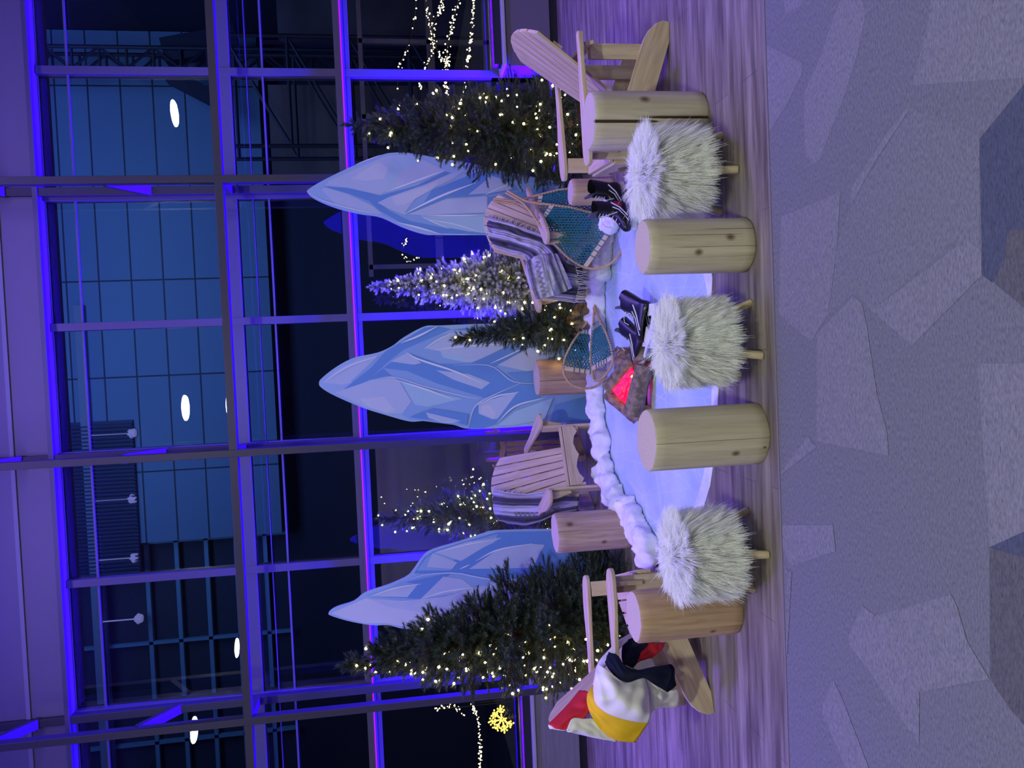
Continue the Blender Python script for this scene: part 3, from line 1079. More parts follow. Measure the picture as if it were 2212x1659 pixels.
rk.add([], [])
rk.v = V
rk.f = F + F2 + F3
rk.m = [1] * n + [1] * n + [0]
o = rk.build('ice_sheet', [ICE, SNOWP])
tag(o, 'blue printed vinyl ice sheet with white snowy edge on the plank floor', 'mat')

COT = nz('cotton_snow', (0.72, 0.72, 0.80), (0.88, 0.88, 0.92), (12, 12, 12), rough=0.95, bump=0.5)


def snow_strip(name, pix, label, r0=0.075, seed=1, z0=0.0, n=70, vox=0.016):
    rs = random.Random(seed)
    P = cr_spline([G(x, y) for x, y in pix], n)
    bm_v, bm_f = [], []
    base = bpy.data.meshes.new('t')
    import bmesh
    bm = bmesh.new()
    for p in P:
        for q in range(3):
            r = r0 * rs.uniform(0.45, 1.05)
            c = Vector((p[0] + rs.uniform(-1, 1) * r0 * 0.7, p[1] + rs.uniform(-1, 1) * r0 * 0.8, z0 + r * 0.55))
            mt = Matrix.Translation(c) @ Euler((rs.random() * 6, rs.random() * 6, rs.random() * 6)).to_matrix().to_4x4() @ Matrix.Diagonal(
                (r * rs.uniform(0.8, 1.35), r * rs.uniform(0.7, 1.1), r * rs.uniform(0.6, 0.95), 1))
            bmesh.ops.create_icosphere(bm, subdivisions=2, radius=1, matrix=mt)
    for v in bm.verts:
        d = mnoise.noise_vector(v.co * 14) * 0.032 + mnoise.noise_vector(v.co * 38) * 0.016
        v.co += d
        if v.co.z < 0.006:
            v.co.z = 0.006
    bm.to_mesh(base)
    bm.free()
    base.materials.append(COT)
    base.name = name
    o = bpy.data.objects.new(name, base)
    COL.objects.link(o)
    rm = o.modifiers.new('r', 'REMESH')
    rm.mode = 'VOXEL'
    rm.voxel_size = vox
    rm.use_smooth_shade = True
    tx = bpy.data.textures.new('cl', 'CLOUDS')
    tx.noise_scale = 0.035
    dm = o.modifiers.new('d', 'DISPLACE')
    dm.texture = tx
    dm.strength = 0.022
    tag(o, label, 'snow', kind='stuff')
    return o


snow_strip('cotton_snow', [(1345, 452), (1322, 500), (1318, 560), (1303, 610), (1303, 680), (1306, 745), (1302, 790), (1300, 850), (1302, 905), (1312, 960),
                            (1322, 1020), (1340, 1075), (1366, 1105), (1388, 1135), (1404, 1165), (1418, 1195)],
           'white cotton wool snow roll along the back edge of the ice sheet', 0.088, 2, n=125)

# ================================================================== ICEBERG CUTOUTS
IC = dict(E=(0.36, 0.54, 0.80), M=(0.29, 0.47, 0.78), D=(0.15, 0.33, 0.70), L=(0.50, 0.60, 0.80), W=(0.60, 0.66, 0.82), S=(0.80, 0.86, 0.94),
          T=(0.42, 0.62, 0.80))
IKEYS = list(IC)
IMATS = [pm('ice_print_' + k, IC[k], 0.45, spec=0.3) for k in IKEYS] + [pm('board_edge', (0.45, 0.55, 0.75), 0.6)]


def ear(mb, P, yv, mi):
    from mathutils.geometry import tessellate_polygon
    T = tessellate_polygon([[Vector((a, z, 0)) for a, z in P]])
    mb.add([(a, yv, z) for a, z in P], [tuple(t) for t in T], mi)


def iceberg(label, Yp, off, scale, outline, facets, streaks, base_pts):
    def cv(a, c):
        p = W(off[0] + a / scale, off[1] + c / scale, Yp)
        return (p[0], max(p[2], 0.004))
    mb = MB()
    O = [cv(*p) for p in outline] + base_pts
    # smooth the outline
    ear(mb, O, Yp, IKEYS.index('E'))
    ear(mb, O, Yp + 0.024, IKEYS.index('E'))
    n0 = len(O)
    mb.add([(a, Yp, z) for a, z in O] + [(a, Yp + 0.024, z) for a, z in O], [(i, (i + 1) % n0, n0 + (i + 1) % n0, n0 + i) for i in range(n0)], len(IKEYS))
    k = 0
    for key, pts in facets:
        k += 1
        P = [cv(*p) for p in pts]
        ear(mb, P, Yp - 0.0006 - 0.0004 * k, IKEYS.index(key))
    for st in streaks:
        k += 1
        w = st[0]
        C = cr_spline([(*cv(*p), 0) for p in st[1:]], 14)
        for i in range(13):
            a, c = C[i][:2], C[i + 1][:2]
            d = (c - a) / (np.linalg.norm(c - a) + 1e-9)
            nn = np.array([-d[1], d[0]])
            wa = w * math.sin(PI * (0.06 + 0.88 * i / 13)) * 0.5
            wb = w * math.sin(PI * (0.06 + 0.88 * (i + 1) / 13)) * 0.5
            q = [a + nn * wa, c + nn * wb, c - nn * wb, a - nn * wa]
            mb.add([(x, Yp - 0.0006 - 0.0004 * k, z) for x, z in q], [(0, 1, 2, 3)], IKEYS.index('S'))
    o = mb.build('iceberg_panel', IMATS)
    # easel strut behind
    xm = np.mean([p[0] for p in O])
    MB().bar((xm, Yp + 0.03, 0.9), (xm, Yp + 0.16, 0.01), 0.05, 0.02, up=(1, 0, 0)).build('easel_strut', PINE, o)
    tag(o, label, 'cutout', 'painted iceberg panels')
    return o


def smooth_outline(pts, n):
    P = cr_spline([(a, c, 0) for a, c in pts], n)
    return [(p[0], p[1]) for p in P]


iceberg('tall painted iceberg panel behind the right chair and fir', 6.74, (600, 0), 3.16,
        smooth_outline([(2050, 1603), (1430, 1603), (1100, 1602), (1000, 1598), (850, 1550), (700, 1482), (560, 1460), (400, 1420), (260, 1362), (205, 1318), (212, 1290), (330, 1220), (520, 1130),
                        (700, 1060), (790, 1042), (920, 1046), (1100, 1080), (1300, 1110), (1500, 1160), (1700, 1200), (2050, 1260)], 70),
        [('M', [(330, 1275), (700, 1340), (1430, 1220), (1700, 1210), (1900, 1250), (1430, 1590), (1100, 1590), (860, 1530), (700, 1465), (500, 1400)]),
         ('L', [(560, 1140), (740, 1065), (800, 1060), (900, 1060), (1000, 1095), (1140, 1165), (960, 1235), (745, 1305), (690, 1330), (480, 1280), (330, 1265), (350, 1235)]),
         ('W', [(500, 1220), (640, 1130), (690, 1110), (760, 1150), (720, 1220), (600, 1235)]),
         ('T', [(780, 1075), (900, 1062), (1000, 1100), (850, 1170), (760, 1280), (735, 1200)]),
         ('D', [(310, 1272), (480, 1285), (700, 1335), (950, 1265), (1140, 1170), (1180, 1180), (1000, 1260), (760, 1345), (680, 1385), (640, 1380), (480, 1320)]),
         ('L', [(300, 1295), (325, 1278), (480, 1325), (640, 1400), (720, 1465), (560, 1440), (400, 1400)]),
         ('D', [(560, 1320), (620, 1330), (760, 1440), (900, 1510), (1150, 1560), (1430, 1560), (1430, 1602), (1100, 1592), (960, 1560), (840, 1520), (700, 1440)]),
         ('L', [(680, 1385), (760, 1345), (1000, 1262), (1190, 1185), (1300, 1150), (1180, 1230), (960, 1330), (860, 1465), (770, 1430)]),
         ('W', [(780, 1345), (960, 1290), (1100, 1235), (1060, 1290), (860, 1400), (800, 1400)]),
         ('D', [(1050, 1300), (1400, 1160), (1560, 1190), (1640, 1300), (1430, 1330), (1150, 1350), (870, 1465), (1000, 1380)]),
         ('L', [(890, 1465), (1150, 1360), (1430, 1340), (1430, 1450), (1200, 1462), (980, 1470)]),
         ('L', [(1450, 1200), (1560, 1230), (1600, 1290), (1450, 1320), (1300, 1330), (1400, 1250)]),
         ('T', [(975, 1478), (1430, 1474), (1435, 1592), (1300, 1580), (1160, 1555)]),
         ('D', [(1430, 1350), (1800, 1280), (2000, 1400), (2000, 1600), (1440, 1600)])],
        [(0.016, (745, 1310), (960, 1230), (1140, 1165)), (0.018, (860, 1465), (1100, 1345), (1350, 1248)), (0.012, (980, 1472), (1200, 1472), (1430, 1468)),
         (0.016, (812, 1518), (960, 1555), (1110, 1598)), (0.010, (985, 1480), (1080, 1525), (1170, 1560)), (0.008, (530, 1125), (620, 1090), (700, 1060)),
         (0.008, (215, 1320), (320, 1375), (540, 1435), (690, 1460)), (0.009, (1000, 1495), (1200, 1530), (1400, 1590)), (0.010, (1400, 1340), (1500, 1290), (1580, 1260))],
        [(1.95, 0.004), (1.16, 0.004)])

iceberg('broad painted iceberg panel in the middle behind the upright log', 6.42, (600, 450), 3.16,
        smooth_outline([(2150, 1460), (1700, 1487), (1500, 1500), (1300, 1505), (1210, 1480), (1130, 1465), (1000, 1452), (900, 1455), (740, 1412), (570, 1358), (380, 1275), (295, 1222), (282, 1190),
                        (302, 1158), (400, 1082), (520, 1020), (680, 985), (780, 940), (860, 880), (1000, 806), (1100, 800), (1350, 790), (1600, 785), (2150, 765)], 80),
        [('L', [(315, 1190), (400, 1105), (560, 1025), (680, 1005), (640, 1080), (500, 1190), (440, 1205)]),
         ('M', [(500, 1180), (680, 1010), (860, 925), (1100, 860), (2100, 800), (2100, 1440), (1300, 1490), (900, 1440)]),
         ('D', [(440, 1245), (500, 1195), (640, 1085), (730, 980), (860, 900), (1000, 815), (1100, 806), (1185, 825), (1000, 905), (860, 965), (740, 1060), (620, 1175), (470, 1240)]),
         ('L', [(390, 1257), (620, 1180), (780, 1150), (830, 1180), (910, 1320), (850, 1400), (740, 1402), (570, 1345)]),
         ('W', [(560, 1300), (720, 1285), (800, 1380), (740, 1395), (620, 1355)]),
         ('T', [(840, 1180), (1000, 1235), (1260, 1300), (1020, 1355), (935, 1340)]),
         ('D', [(620, 1170), (780, 1150), (1000, 1215), (1320, 1300), (1440, 1290), (1650, 1195), (1500, 1090), (1330, 1060), (1100, 1060), (890, 985), (760, 1060)]),
         ('M', [(720, 1090), (880, 1110), (1100, 1200), (1400, 1290), (1300, 1300), (1000, 1210), (780, 1145)]),
         ('L', [(770, 1045), (885, 985), (980, 1055), (930, 1068)]),
         ('L', [(1080, 1105), (1300, 1130), (1450, 1190), (1390, 1235), (1200, 1170)]),
         ('L', [(1000, 955), (1180, 850), (1340, 840), (1580, 880), (1600, 920), (1350, 1050), (1260, 1050), (1100, 975)]),
         ('T', [(1110, 985), (1310, 1010), (1240, 1045), (1130, 1020)]),
         ('D', [(1180, 828), (1560, 795), (1660, 800), (1600, 880), (1340, 835)]),
         ('D', [(1320, 1055), (1620, 925), (1730, 950), (1560, 1040), (1480, 1085)]),
         ('L', [(1500, 1070), (1720, 950), (1830, 960), (1870, 1000), (1780, 1100), (1700, 1112)]),
         ('D', [(1560, 1120), (1700, 1115), (1780, 1105), (2150, 1000), (2150, 1270), (1760, 1205), (1660, 1195)]),
         ('M', [(1830, 860), (2000, 850), (2150, 850), (2150, 1010), (1880, 1000)]),
         ('D', [(1300, 1500), (1340, 1360), (1430, 1295), (1650, 1200), (1770, 1205), (1790, 1290), (1640, 1345), (1480, 1475), (1400, 1500)]),
         ('L', [(1370, 1330), (1640, 1250), (1500, 1435), (1465, 1440), (1370, 1400)]),
         ('W', [(1390, 1350), (1440, 1340), (1490, 1400), (1470, 1430), (1380, 1400)]),
         ('T', [(1500, 1480), (1620, 1385), (1880, 1290), (1820, 1440), (1600, 1480)]),
         ('D', [(1890, 1340), (2130, 1275), (2150, 1455), (1860, 1455)]),
         ('D', [(900, 1425), (1000, 1385), (1060, 1365), (1300, 1405), (1290, 1480), (1130, 1440), (1000, 1440)]),
         ('L', [(1010, 1392), (1250, 1450), (1180, 1462), (1030, 1432)])],
        [(0.016, (885, 985), (960, 1030), (1200, 1110), (1400, 1195)), (0.014, (805, 1172), (1000, 1232), (1205, 1305)), (0.012, (1070, 966), (1300, 940), (1580, 925)),
         (0.016, (840, 920), (960, 872), (1090, 806)), (0.010, (1000, 958), (1090, 900), (1185, 852)), (0.010, (305, 1192), (480, 1080), (680, 1010)),
         (0.012, (1380, 1332), (1500, 1280), (1645, 1255)), (0.013, (1495, 1465), (1620, 1350), (1810, 1295)), (0.010, (1450, 1060), (1560, 1010), (1715, 935)),
         (0.006, (620, 1180), (780, 1150), (1000, 1215), (1300, 1290), (1400, 1295)), (0.006, (1200, 1070), (1450, 1075), (1600, 1180), (1780, 1200)),
         (0.008, (1300, 1490), (1340, 1360), (1440, 1290), (1650, 1195)), (0.007, (1030, 1420), (1120, 1455), (1240, 1462))],
        [(0.315, 0.004), (-0.62, 0.004)])

iceberg('painted iceberg panel at the left behind the big lit fir', 6.17, (600, 1134), 3.16,
        smooth_outline([(2300, 800), (1400, 760), (900, 715), (760, 684), (650, 685), (500, 660), (370, 622), (347, 600), (400, 560), (520, 520), (600, 460), (750, 410), (880, 352), (930, 300),
                        (985, 222), (1050, 170), (1250, 110), (1400, 60), (1500, 38), (1900, 30), (2300, 55)], 70),
        [('W', [(365, 602), (600, 500), (850, 520), (1120, 490), (1300, 480), (1700, 420), (1500, 700), (900, 700), (740, 670), (600, 672), (450, 635)]),
         ('L', [(610, 500), (850, 525), (1120, 492), (1340, 430), (1900, 330), (1600, 560), (1000, 600), (760, 560)]),
         ('M', [(600, 480), (750, 430), (900, 360), (1000, 320), (1200, 325), (1340, 340), (1500, 380), (1120, 492), (850, 518), (640, 492)]),
         ('D', [(870, 390), (1130, 335), (1180, 335), (1060, 420), (975, 505), (720, 492), (890, 470), (960, 405)]),
         ('L', [(640, 482), (780, 430), (960, 400), (885, 492), (720, 488)]),
         ('L', [(975, 505), (1130, 352), (1260, 370), (1335, 430), (1150, 475)]),
         ('D', [(930, 330), (1000, 220), (1060, 180), (1250, 120), (1500, 48), (1900, 40), (2300, 60), (2300, 300), (1960, 325), (1700, 360), (1500, 372), (1350, 350), (1200, 322), (1000, 330)]),
         ('M', [(950, 310), (1010, 225), (1060, 190), (1250, 130), (1500, 60), (1480, 120), (1200, 240), (1180, 310)]),
         ('L', [(1305, 300), (1490, 175), (1730, 128), (1820, 135), (1750, 270), (1700, 292)]),
         ('L', [(1058, 190), (1225, 255), (1190, 300), (1015, 285)]),
         ('L', [(1070, 185), (1300, 112), (1530, 85), (1400, 155), (1250, 245)]),
         ('T', [(2000, 60), (2300, 60), (2300, 190), (1980, 130)])],
        [(0.012, (1350, 245), (1500, 170), (1735, 126)), (0.011, (630, 487), (800, 430), (980, 400)), (0.012, (1000, 495), (1150, 452), (1345, 425)),
         (0.009, (1075, 187), (1300, 130), (1465, 103)), (0.009, (1240, 300), (1312, 268)),
         (0.007, (870, 378), (1000, 340), (1200, 325), (1350, 352), (1500, 375), (1700, 365), (1960, 322)), (0.006, (1350, 470), (1500, 400), (1700, 380), (1950, 330))],
        [(-1.40, 0.004), (-2.25, 0.004)])
#@@PART3
# ================================================================== TREES
def needle_mat(name, cols, rough=0.6):
    m, nt, b = nmat(name)
    L = nt.links
    at = nt.nodes.new('ShaderNodeAttribute')
    at.attribute_name = 'shade'
    cr = nt.nodes.new('ShaderNodeValToRGB')
    while len(cr.color_ramp.elements) < len(cols):
        cr.color_ramp.elements.new(0.5)
    for e, (p, c) in zip(cr.color_ramp.elements, cols):
        e.position = p
        e.color = (*c, 1)
    L.new(at.outputs['Fac'], cr.inputs[0])
    L.new(cr.outputs[0], b.inputs['Base Color'])
    b.inputs['Roughness'].default_value = rough
    b.inputs['Specular IOR Level'].default_value = 0.25
    return m


NGREEN = needle_mat('fir_needles', [(0.0, (0.022, 0.042, 0.024)), (0.6, (0.055, 0.085, 0.048)), (1.0, (0.13, 0.155, 0.10))])
NFROST = needle_mat('frosted_needles', [(0.0, (0.06, 0.09, 0.05)), (0.40, (0.20, 0.24, 0.18)), (1.0, (0.78, 0.78, 0.78))])
TRUNK = nz('trunk', (0.06, 0.04, 0.03), (0.12, 0.08, 0.05), (20, 20, 4), rough=0.9)
BURLAP = nz('burlap', (0.20, 0.14, 0.09), (0.30, 0.22, 0.14), (120, 120, 120), rough=0.95, bump=0.4)
BULB = pm('warm_bulb', (1, 0.8, 0.5), 0.3, em=(1.0, 0.68, 0.32), es=46)
BULBG = pm('warm_bulb_soft', (1, 0.9, 0.6), 0.3, em=(1.0, 0.84, 0.34), es=85)


def ico(r):
    import bmesh
    bm = bmesh.new()
    bmesh.ops.create_icosphere(bm, subdivisions=1, radius=r)
    me = bpy.data.meshes.new('bulb')
    bm.to_mesh(me)
    bm.free()
    return me


def sprigs(rs, roots, dirs, length, nn, nl, nw, frost, lay):
    """needles along axes; returns V (k*3,3), shade (k*3)"""
    N = len(roots)
    t = rs.rand(N, nn) ** 0.8
    ang = rs.rand(N, nn) * 2 * PI
    a = np.where(np.abs(dirs[:, 2:3]) < 0.9, np.array([[0, 0, 1.0]]), np.array([[1.0, 0, 0]]))
    u = np.cross(a, dirs)
    u /= np.linalg.norm(u, axis=1)[:, None]
    w = np.cross(dirs, u)
    bend = np.array([0, 0, -1.0]) * 0.25
    axp = roots[:, None] + dirs[:, None] * (t * length[:, None])[..., None] + bend * ((t ** 2) * length[:, None])[..., None] * 0.5
    out = u[:, None] * np.cos(ang)[..., None] + w[:, None] * np.sin(ang)[..., None]
    nd = dirs[:, None] * (0.55 + 0.5 * t)[..., None] + out * (0.85 - 0.3 * t)[..., None]
    nd /= np.linalg.norm(nd, axis=2)[..., None]
    side = np.cross(nd, out)
    side /= np.linalg.norm(side, axis=2)[..., None] + 1e-9
    ll = nl * (0.7 + 0.6 * rs.rand(N, nn))
    b0 = axp - side * nw / 2
    b1 = axp + side * nw / 2
    tp = axp + nd * ll[..., None]
    V = np.stack([b0, b1, tp], 2).reshape(-1, 3)
    base = rs.rand(N, 1) * 0.45
    sh = np.clip(base + rs.rand(N, nn) * 0.3 + t * 0.15, 0, 1)
    if frost:
        sh = np.clip(0.15 + 0.75 * t + (rs.rand(N, nn) - 0.5) * 0.5 + (base - 0.2) * 0.6, 0, 1)
    S = np.stack([sh, sh, np.clip(sh + 0.12, 0, 1)], 2).reshape(-1)
    return V, S


def tree(label, X, Y, H, R, ns, seed, nb, mat=NGREEN, bulb=BULB, frost=False, z0=0.18, L0=0.17, nn=46, nl=0.034, nw=0.0042, lean=(0, 0),
         bulb_dir=None, power=0.85, bulb_r=0.0075, nodes=None, base=None, group=None, tip=True, bdeep=0.75):
    rs = np.random.RandomState(seed)
    e = empty('artificial_fir' if not frost else 'frosted_fir', (X, Y, 0))
    t = 1 - np.sqrt(rs.rand(ns)) * 1.0
    t = np.clip(t + 0.02 * rs.randn(ns), 0, 0.985)
    ph = rs.rand(ns) * 2 * PI
    tiers = 0.86 + 0.14 * np.cos(t * 2 * PI * 7 + 1.5 * np.cos(ph * 2 + seed))
    lump = 1 + 0.13 * np.sin(ph * 3 + t * 17 + seed) + 0.08 * np.sin(ph * 7 - t * 31)
    rr = R * (1 - t) ** power * tiers * lump
    f = np.where(rs.rand(ns) < 0.60, 0.78 + 0.22 * rs.rand(ns), 0.25 + 0.5 * rs.rand(ns))
    h = z0 + t * (H - z0)
    ln = L0 * (0.45 + 0.55 * (1 - t)) * (0.75 + 0.5 * rs.rand(ns))
    rad = np.stack([np.cos(ph), np.sin(ph), ph * 0], 1)
    dirs = rad * 1.0 + np.stack([rs.randn(ns) * 0.28, rs.randn(ns) * 0.28, 0.25 + 0.9 * t ** 2 + rs.randn(ns) * 0.28], 1)
    dirs /= np.linalg.norm(dirs, axis=1)[:, None]
    rootr = np.maximum(rr * f - ln * 0.75, 0.004)
    lx, ly = lean
    ctr = lambda hh: np.stack([lx * (hh / H) ** 2, ly * (hh / H) ** 2, hh], -1)
    roots = ctr(h) + rad * rootr[:, None]
    if tip:
        k = 7
        roots = np.vstack([roots, ctr(np.linspace(H - 0.16, H - 0.03, k))])
        dirs = np.vstack([dirs, np.array([[0.15 * math.cos(i * 2.4), 0.15 * math.sin(i * 2.4), 1] for i in range(k)])])
        dirs /= np.linalg.norm(dirs, axis=1)[:, None]
        ln = np.append(ln, np.full(k, L0 * 0.55))
    V, S = sprigs(rs, roots, dirs, ln, nn, nl, nw, frost, 0)
    n3 = len(V) // 3
    me = bpy.data.meshes.new('foliage')
    me.vertices.add(len(V))
    me.vertices.foreach_set('co', V.astype('f').ravel())
    me.loops.add(len(V))
    me.loops.foreach_set('vertex_index', np.arange(len(V), dtype='i'))
    me.polygons.add(n3)
    me.polygons.foreach_set('loop_start', np.arange(n3, dtype='i') * 3)
    me.polygons.foreach_set('loop_total', np.full(n3, 3, 'i'))
    me.update()
    at = me.attributes.new('shade', 'FLOAT', 'POINT')
    at.data.foreach_set('value', S.astype('f'))
    me.materials.append(mat)
    fo = bpy.data.objects.new('foliage', me)
    COL.objects.link(fo)
    fo.parent = e
    zz = np.linspace(0, H * 0.95, 8)
    MB().tube([ctr(z) for z in zz], [0.026 * (1 - 0.8 * i / 7) for i in range(8)], 8).build('trunk', TRUNK, e)
    # sprig stems
    sm = MB()
    for i in range(0, len(roots), 4):
        p = roots[i]
        sm.tube([ctr(max(0.05, p[2] - 0.04)), p, p + dirs[i] * ln[i] * 0.9], [0.004, 0.003, 0.0015], 3)
    sm.build('branches', TRUNK, e)
    if base == 'burlap':
        P = [[(q * math.cos(a), q * math.sin(a), z) for q, z in ((0.0, 0.0), (0.17, 0.0), (0.19, 0.08), (0.155, 0.19), (0.05, 0.25), (0.0, 0.26))] for a in
             [2 * PI * i / 24 for i in range(24)]]
        MB().grid(P, cu=True).build('root_wrap', BURLAP, e, smooth=True)
    else:
        st = MB()
        for a in (0.4, 2.5, 4.6):
            st.tube([(0, 0, 0.12), (0.18 * math.cos(a), 0.18 * math.sin(a), 0.012)], 0.010, 6)
        st.build('tree_stand', TRUNK, e)
    # bulbs
    me = ico(bulb_r)
    me.materials.append(bulb)
    cnt = 0
    extra = []
    P = []
    tries = 0
    while len(P) < nb and tries < nb * 60:
        tries += 1
        i = rs.randint(len(t))
        a = ph[i]
        if bulb_dir is not None:
            d = (a - R_(bulb_dir[0]) + PI) % (2 * PI) - PI
            if abs(d) > R_(bulb_dir[1]) and rs.rand() > bulb_dir[2]:
                continue
        if math.sin(a) > 0.35 and rs.rand() < 0.75:
            continue                                    # few on the side nobody wired for show
        q = roots[i] + dirs[i] * ln[i] * rs.uniform(bdeep, 1.06)
        if any(np.linalg.norm(q - x) < 0.022 for x in P):
            continue
        P.append(q)
    for i, q in enumerate(P):
        if i < 100:
            o = bpy.data.objects.new('bulb', me)
            COL.objects.link(o)
            o.parent = e
            o.location = q
            s_ = rs.uniform(0.7, 1.25)
            o.scale = (s_, s_, s_)
        else:
            extra.append(q)
    if extra:
        mb = MB()
        for q in extra:
            r = bulb_r
            mb.add([q + np.array(v) * r for v in ((1, 0, 0), (-1, 0, 0), (0, 1, 0), (0, -1, 0), (0, 0, 1), (0, 0, -1))],
                   [(0, 2, 4), (2, 1, 4), (1, 3, 4), (3, 0, 4), (2, 0, 5), (1, 2, 5), (3, 1, 5), (0, 3, 5)])
        o = mb.build('small_bulbs', bulb, e)
        o['kind'] = 'stuff'
    tag(e, label, 'christmas tree', group)
    return e


tree('dark artificial fir with sparse warm bulbs behind the right chair', 1.87, 6.25, 1.93, 0.54, 2300, 11, 88, lean=(0.05, 0), L0=0.17, z0=0.05,
     power=0.62, nn=64, nl=0.030, nw=0.0052, bulb_r=0.009, bdeep=0.6, base='burlap')
tree('frosted fir with many warm bulbs behind the blanket and snowshoe chair', 0.69, 6.78, 1.82, 0.45, 1700, 5, 112, mat=NFROST, bulb=BULBG, frost=True, L0=0.115,
     z0=0.28, power=0.85, nl=0.027, nn=80, nw=0.0062, bulb_r=0.0072, bdeep=0.2)
tree('small dark fir with burlap root wrap beside the frosted fir', 0.27, 6.12, 1.16, 0.29, 800, 8, 30, z0=0.16, L0=0.14, base='burlap', lean=(-0.09, 0),
     power=0.75, bulb_r=0.0085)
tree('green lit fir by the left window behind the blanket chair', -1.40, 6.96, 1.86, 0.43, 2100, 21, 115, bulb=BULBG, z0=0.15, L0=0.13, nl=0.028,
     lean=(0.03, 0), bulb_r=0.0078, power=0.62, bdeep=0.5)
tree('big dense fir at the left with bulbs mostly on its left side', -2.0, 5.62, 2.10, 0.64, 3000, 31, 170, lean=(-0.16, 0), L0=0.18, z0=0.03, power=0.68,
     nn=70, nl=0.038, nw=0.0052, bulb_dir=(212, 52, 0.09), bulb_r=0.0092, bdeep=0.35)

# ================================================================== BLANKETS
def stripes_mat(name, stops, zig=None):
    m, nt, b = nmat(name)
    L = nt.links
    tc = nt.nodes.new('ShaderNodeTexCoord')
    sx = nt.nodes.new('ShaderNodeSeparateXYZ')
    no = nt.nodes.new('ShaderNodeTexNoise')
    no.inputs['Scale'].default_value = 14
    mo = nt.nodes.new('ShaderNodeMath')
    mo.operation = 'MULTIPLY_ADD'
    mo.inputs[1].default_value = 0.012
    cr = nt.nodes.new('ShaderNodeValToRGB')
    cr.color_ramp.interpolation = 'CONSTANT'
    while len(cr.color_ramp.elements) < len(stops):
        cr.color_ramp.elements.new(0.5)
    for e, (p, c) in zip(cr.color_ramp.elements, stops):
        e.position = p
        e.color = (*c, 1)
    L.new(tc.outputs['UV'], sx.inputs[0])
    L.new(tc.outputs['UV'], no.inputs['Vector'])
    L.new(no.outputs['Fac'], mo.inputs[0])
    L.new(sx.outputs['Y'], mo.inputs[2])
    L.new(mo.outputs[0], cr.inputs[0])
    out = cr.outputs[0]
    # fine weave streaks
    wn = nt.nodes.new('ShaderNodeTexNoise')
    mp = nt.nodes.new('ShaderNodeMapping')
    mp.inputs['Scale'].default_value = (3, 110, 1)
    wn.inputs['Scale'].default_value = 1
    c2 = nt.nodes.new('ShaderNodeValToRGB')
    c2.color_ramp.elements[0].position = 0.35
    c2.color_ramp.elements[1].position = 0.62
    c2.color_ramp.elements[0].color = (0.45, 0.45, 0.47, 1)
    c2.color_ramp.elements[1].color = (1, 1, 1, 1)
    mx = nt.nodes.new('ShaderNodeMixRGB')
    mx.blend_type = 'MULTIPLY'
    mx.inputs[0].default_value = 0.8
    L.new(tc.outputs['UV'], mp.inputs[0])
    L.new(mp.outputs[0], wn.inputs['Vector'])
    L.new(wn.outputs['Fac'], c2.inputs[0])
    L.new(out, mx.inputs[1])
    L.new(c2.outputs[0], mx.inputs[2])
    out = mx.outputs[0]
    if zig:
        v0, amp, freq, u0, u1 = zig
        pp = nt.nodes.new('ShaderNodeMath')
        pp.operation = 'PINGPONG'
        pp.inputs[1].default_value = 0.5
        mu = nt.nodes.new('ShaderNodeMath')
        mu.operation = 'MULTIPLY'
        mu.inputs[1].default_value = freq
        L.new(sx.outputs['X'], mu.inputs[0])
        L.new(mu.outputs[0], pp.inputs[0])
        ma = nt.nodes.new('ShaderNodeMath')
        ma.operation = 'MULTIPLY_ADD'
        ma.inputs[1].default_value = amp * 2
        ma.inputs[2].default_value = v0 - amp / 2
        L.new(pp.outputs[0], ma.inputs[0])
        su = nt.nodes.new('ShaderNodeMath')
        su.operation = 'SUBTRACT'
        L.new(sx.outputs['Y'], su.inputs[0])
        L.new(ma.outputs[0], su.inputs[1])
        ab = nt.nodes.new('ShaderNodeMath')
        ab.operation = 'ABSOLUTE'
        L.new(su.outputs[0], ab.inputs[0])
        md = nt.nodes.new('ShaderNodeMath')
        md.operation = 'PINGPONG'
        md.inputs[1].default_value = 0.016
        L.new(ab.outputs[0], md.inputs[0])
        lt = nt.nodes.new('ShaderNodeMath')
        lt.operation = 'LESS_THAN'
        lt.inputs[1].default_value = 0.008
        L.new(md.outputs[0], lt.inputs[0])
        inn = nt.nodes.new('ShaderNodeMath')
        inn.operation = 'LESS_THAN'
        inn.inputs[1].default_value = 0.05
        L.new(ab.outputs[0], inn.inputs[0])
        both = nt.nodes.new('ShaderNodeMath')
        both.operation = 'MULTIPLY'
        L.new(lt.outputs[0], both.inputs[0])
        L.new(inn.outputs[0], both.inputs[1])
        g1 = nt.nodes.new('ShaderNodeMath')
        g1.operation = 'GREATER_THAN'
        g1.inputs[1].default_value = u0
        g2 = nt.nodes.new('ShaderNodeMath')
        g2.operation = 'LESS_THAN'
        g2.inputs[1].default_value = u1
        L.new(sx.outputs['X'], g1.inputs[0])
        L.new(sx.outputs['X'], g2.inputs[0])
        b3 = nt.nodes.new('ShaderNodeMath')
        b3.operation = 'MULTIPLY'
        b4 = nt.nodes.new('ShaderNodeMath')
        b4.operation = 'MULTIPLY'
        L.new(g1.outputs[0], b3.inputs[0])
        L.new(g2.outputs[0], b3.inputs[1])
        L.new(b3.outputs[0], b4.inputs[0])
        L.new(both.outputs[0], b4.inputs[1])
        mz = nt.nodes.new('ShaderNodeMixRGB')
        mz.inputs[2].default_value = (0.02, 0.02, 0.03, 1)
        L.new(b4.outputs[0], mz.inputs[0])
        L.new(out, mz.inputs[1])
        out = mz.outputs[0]
    L.new(out, b.inputs['Base Color'])
    b.inputs['Roughness'].default_value = 0.9
    b.inputs['Specular IOR Level'].default_value = 0.15
    return m


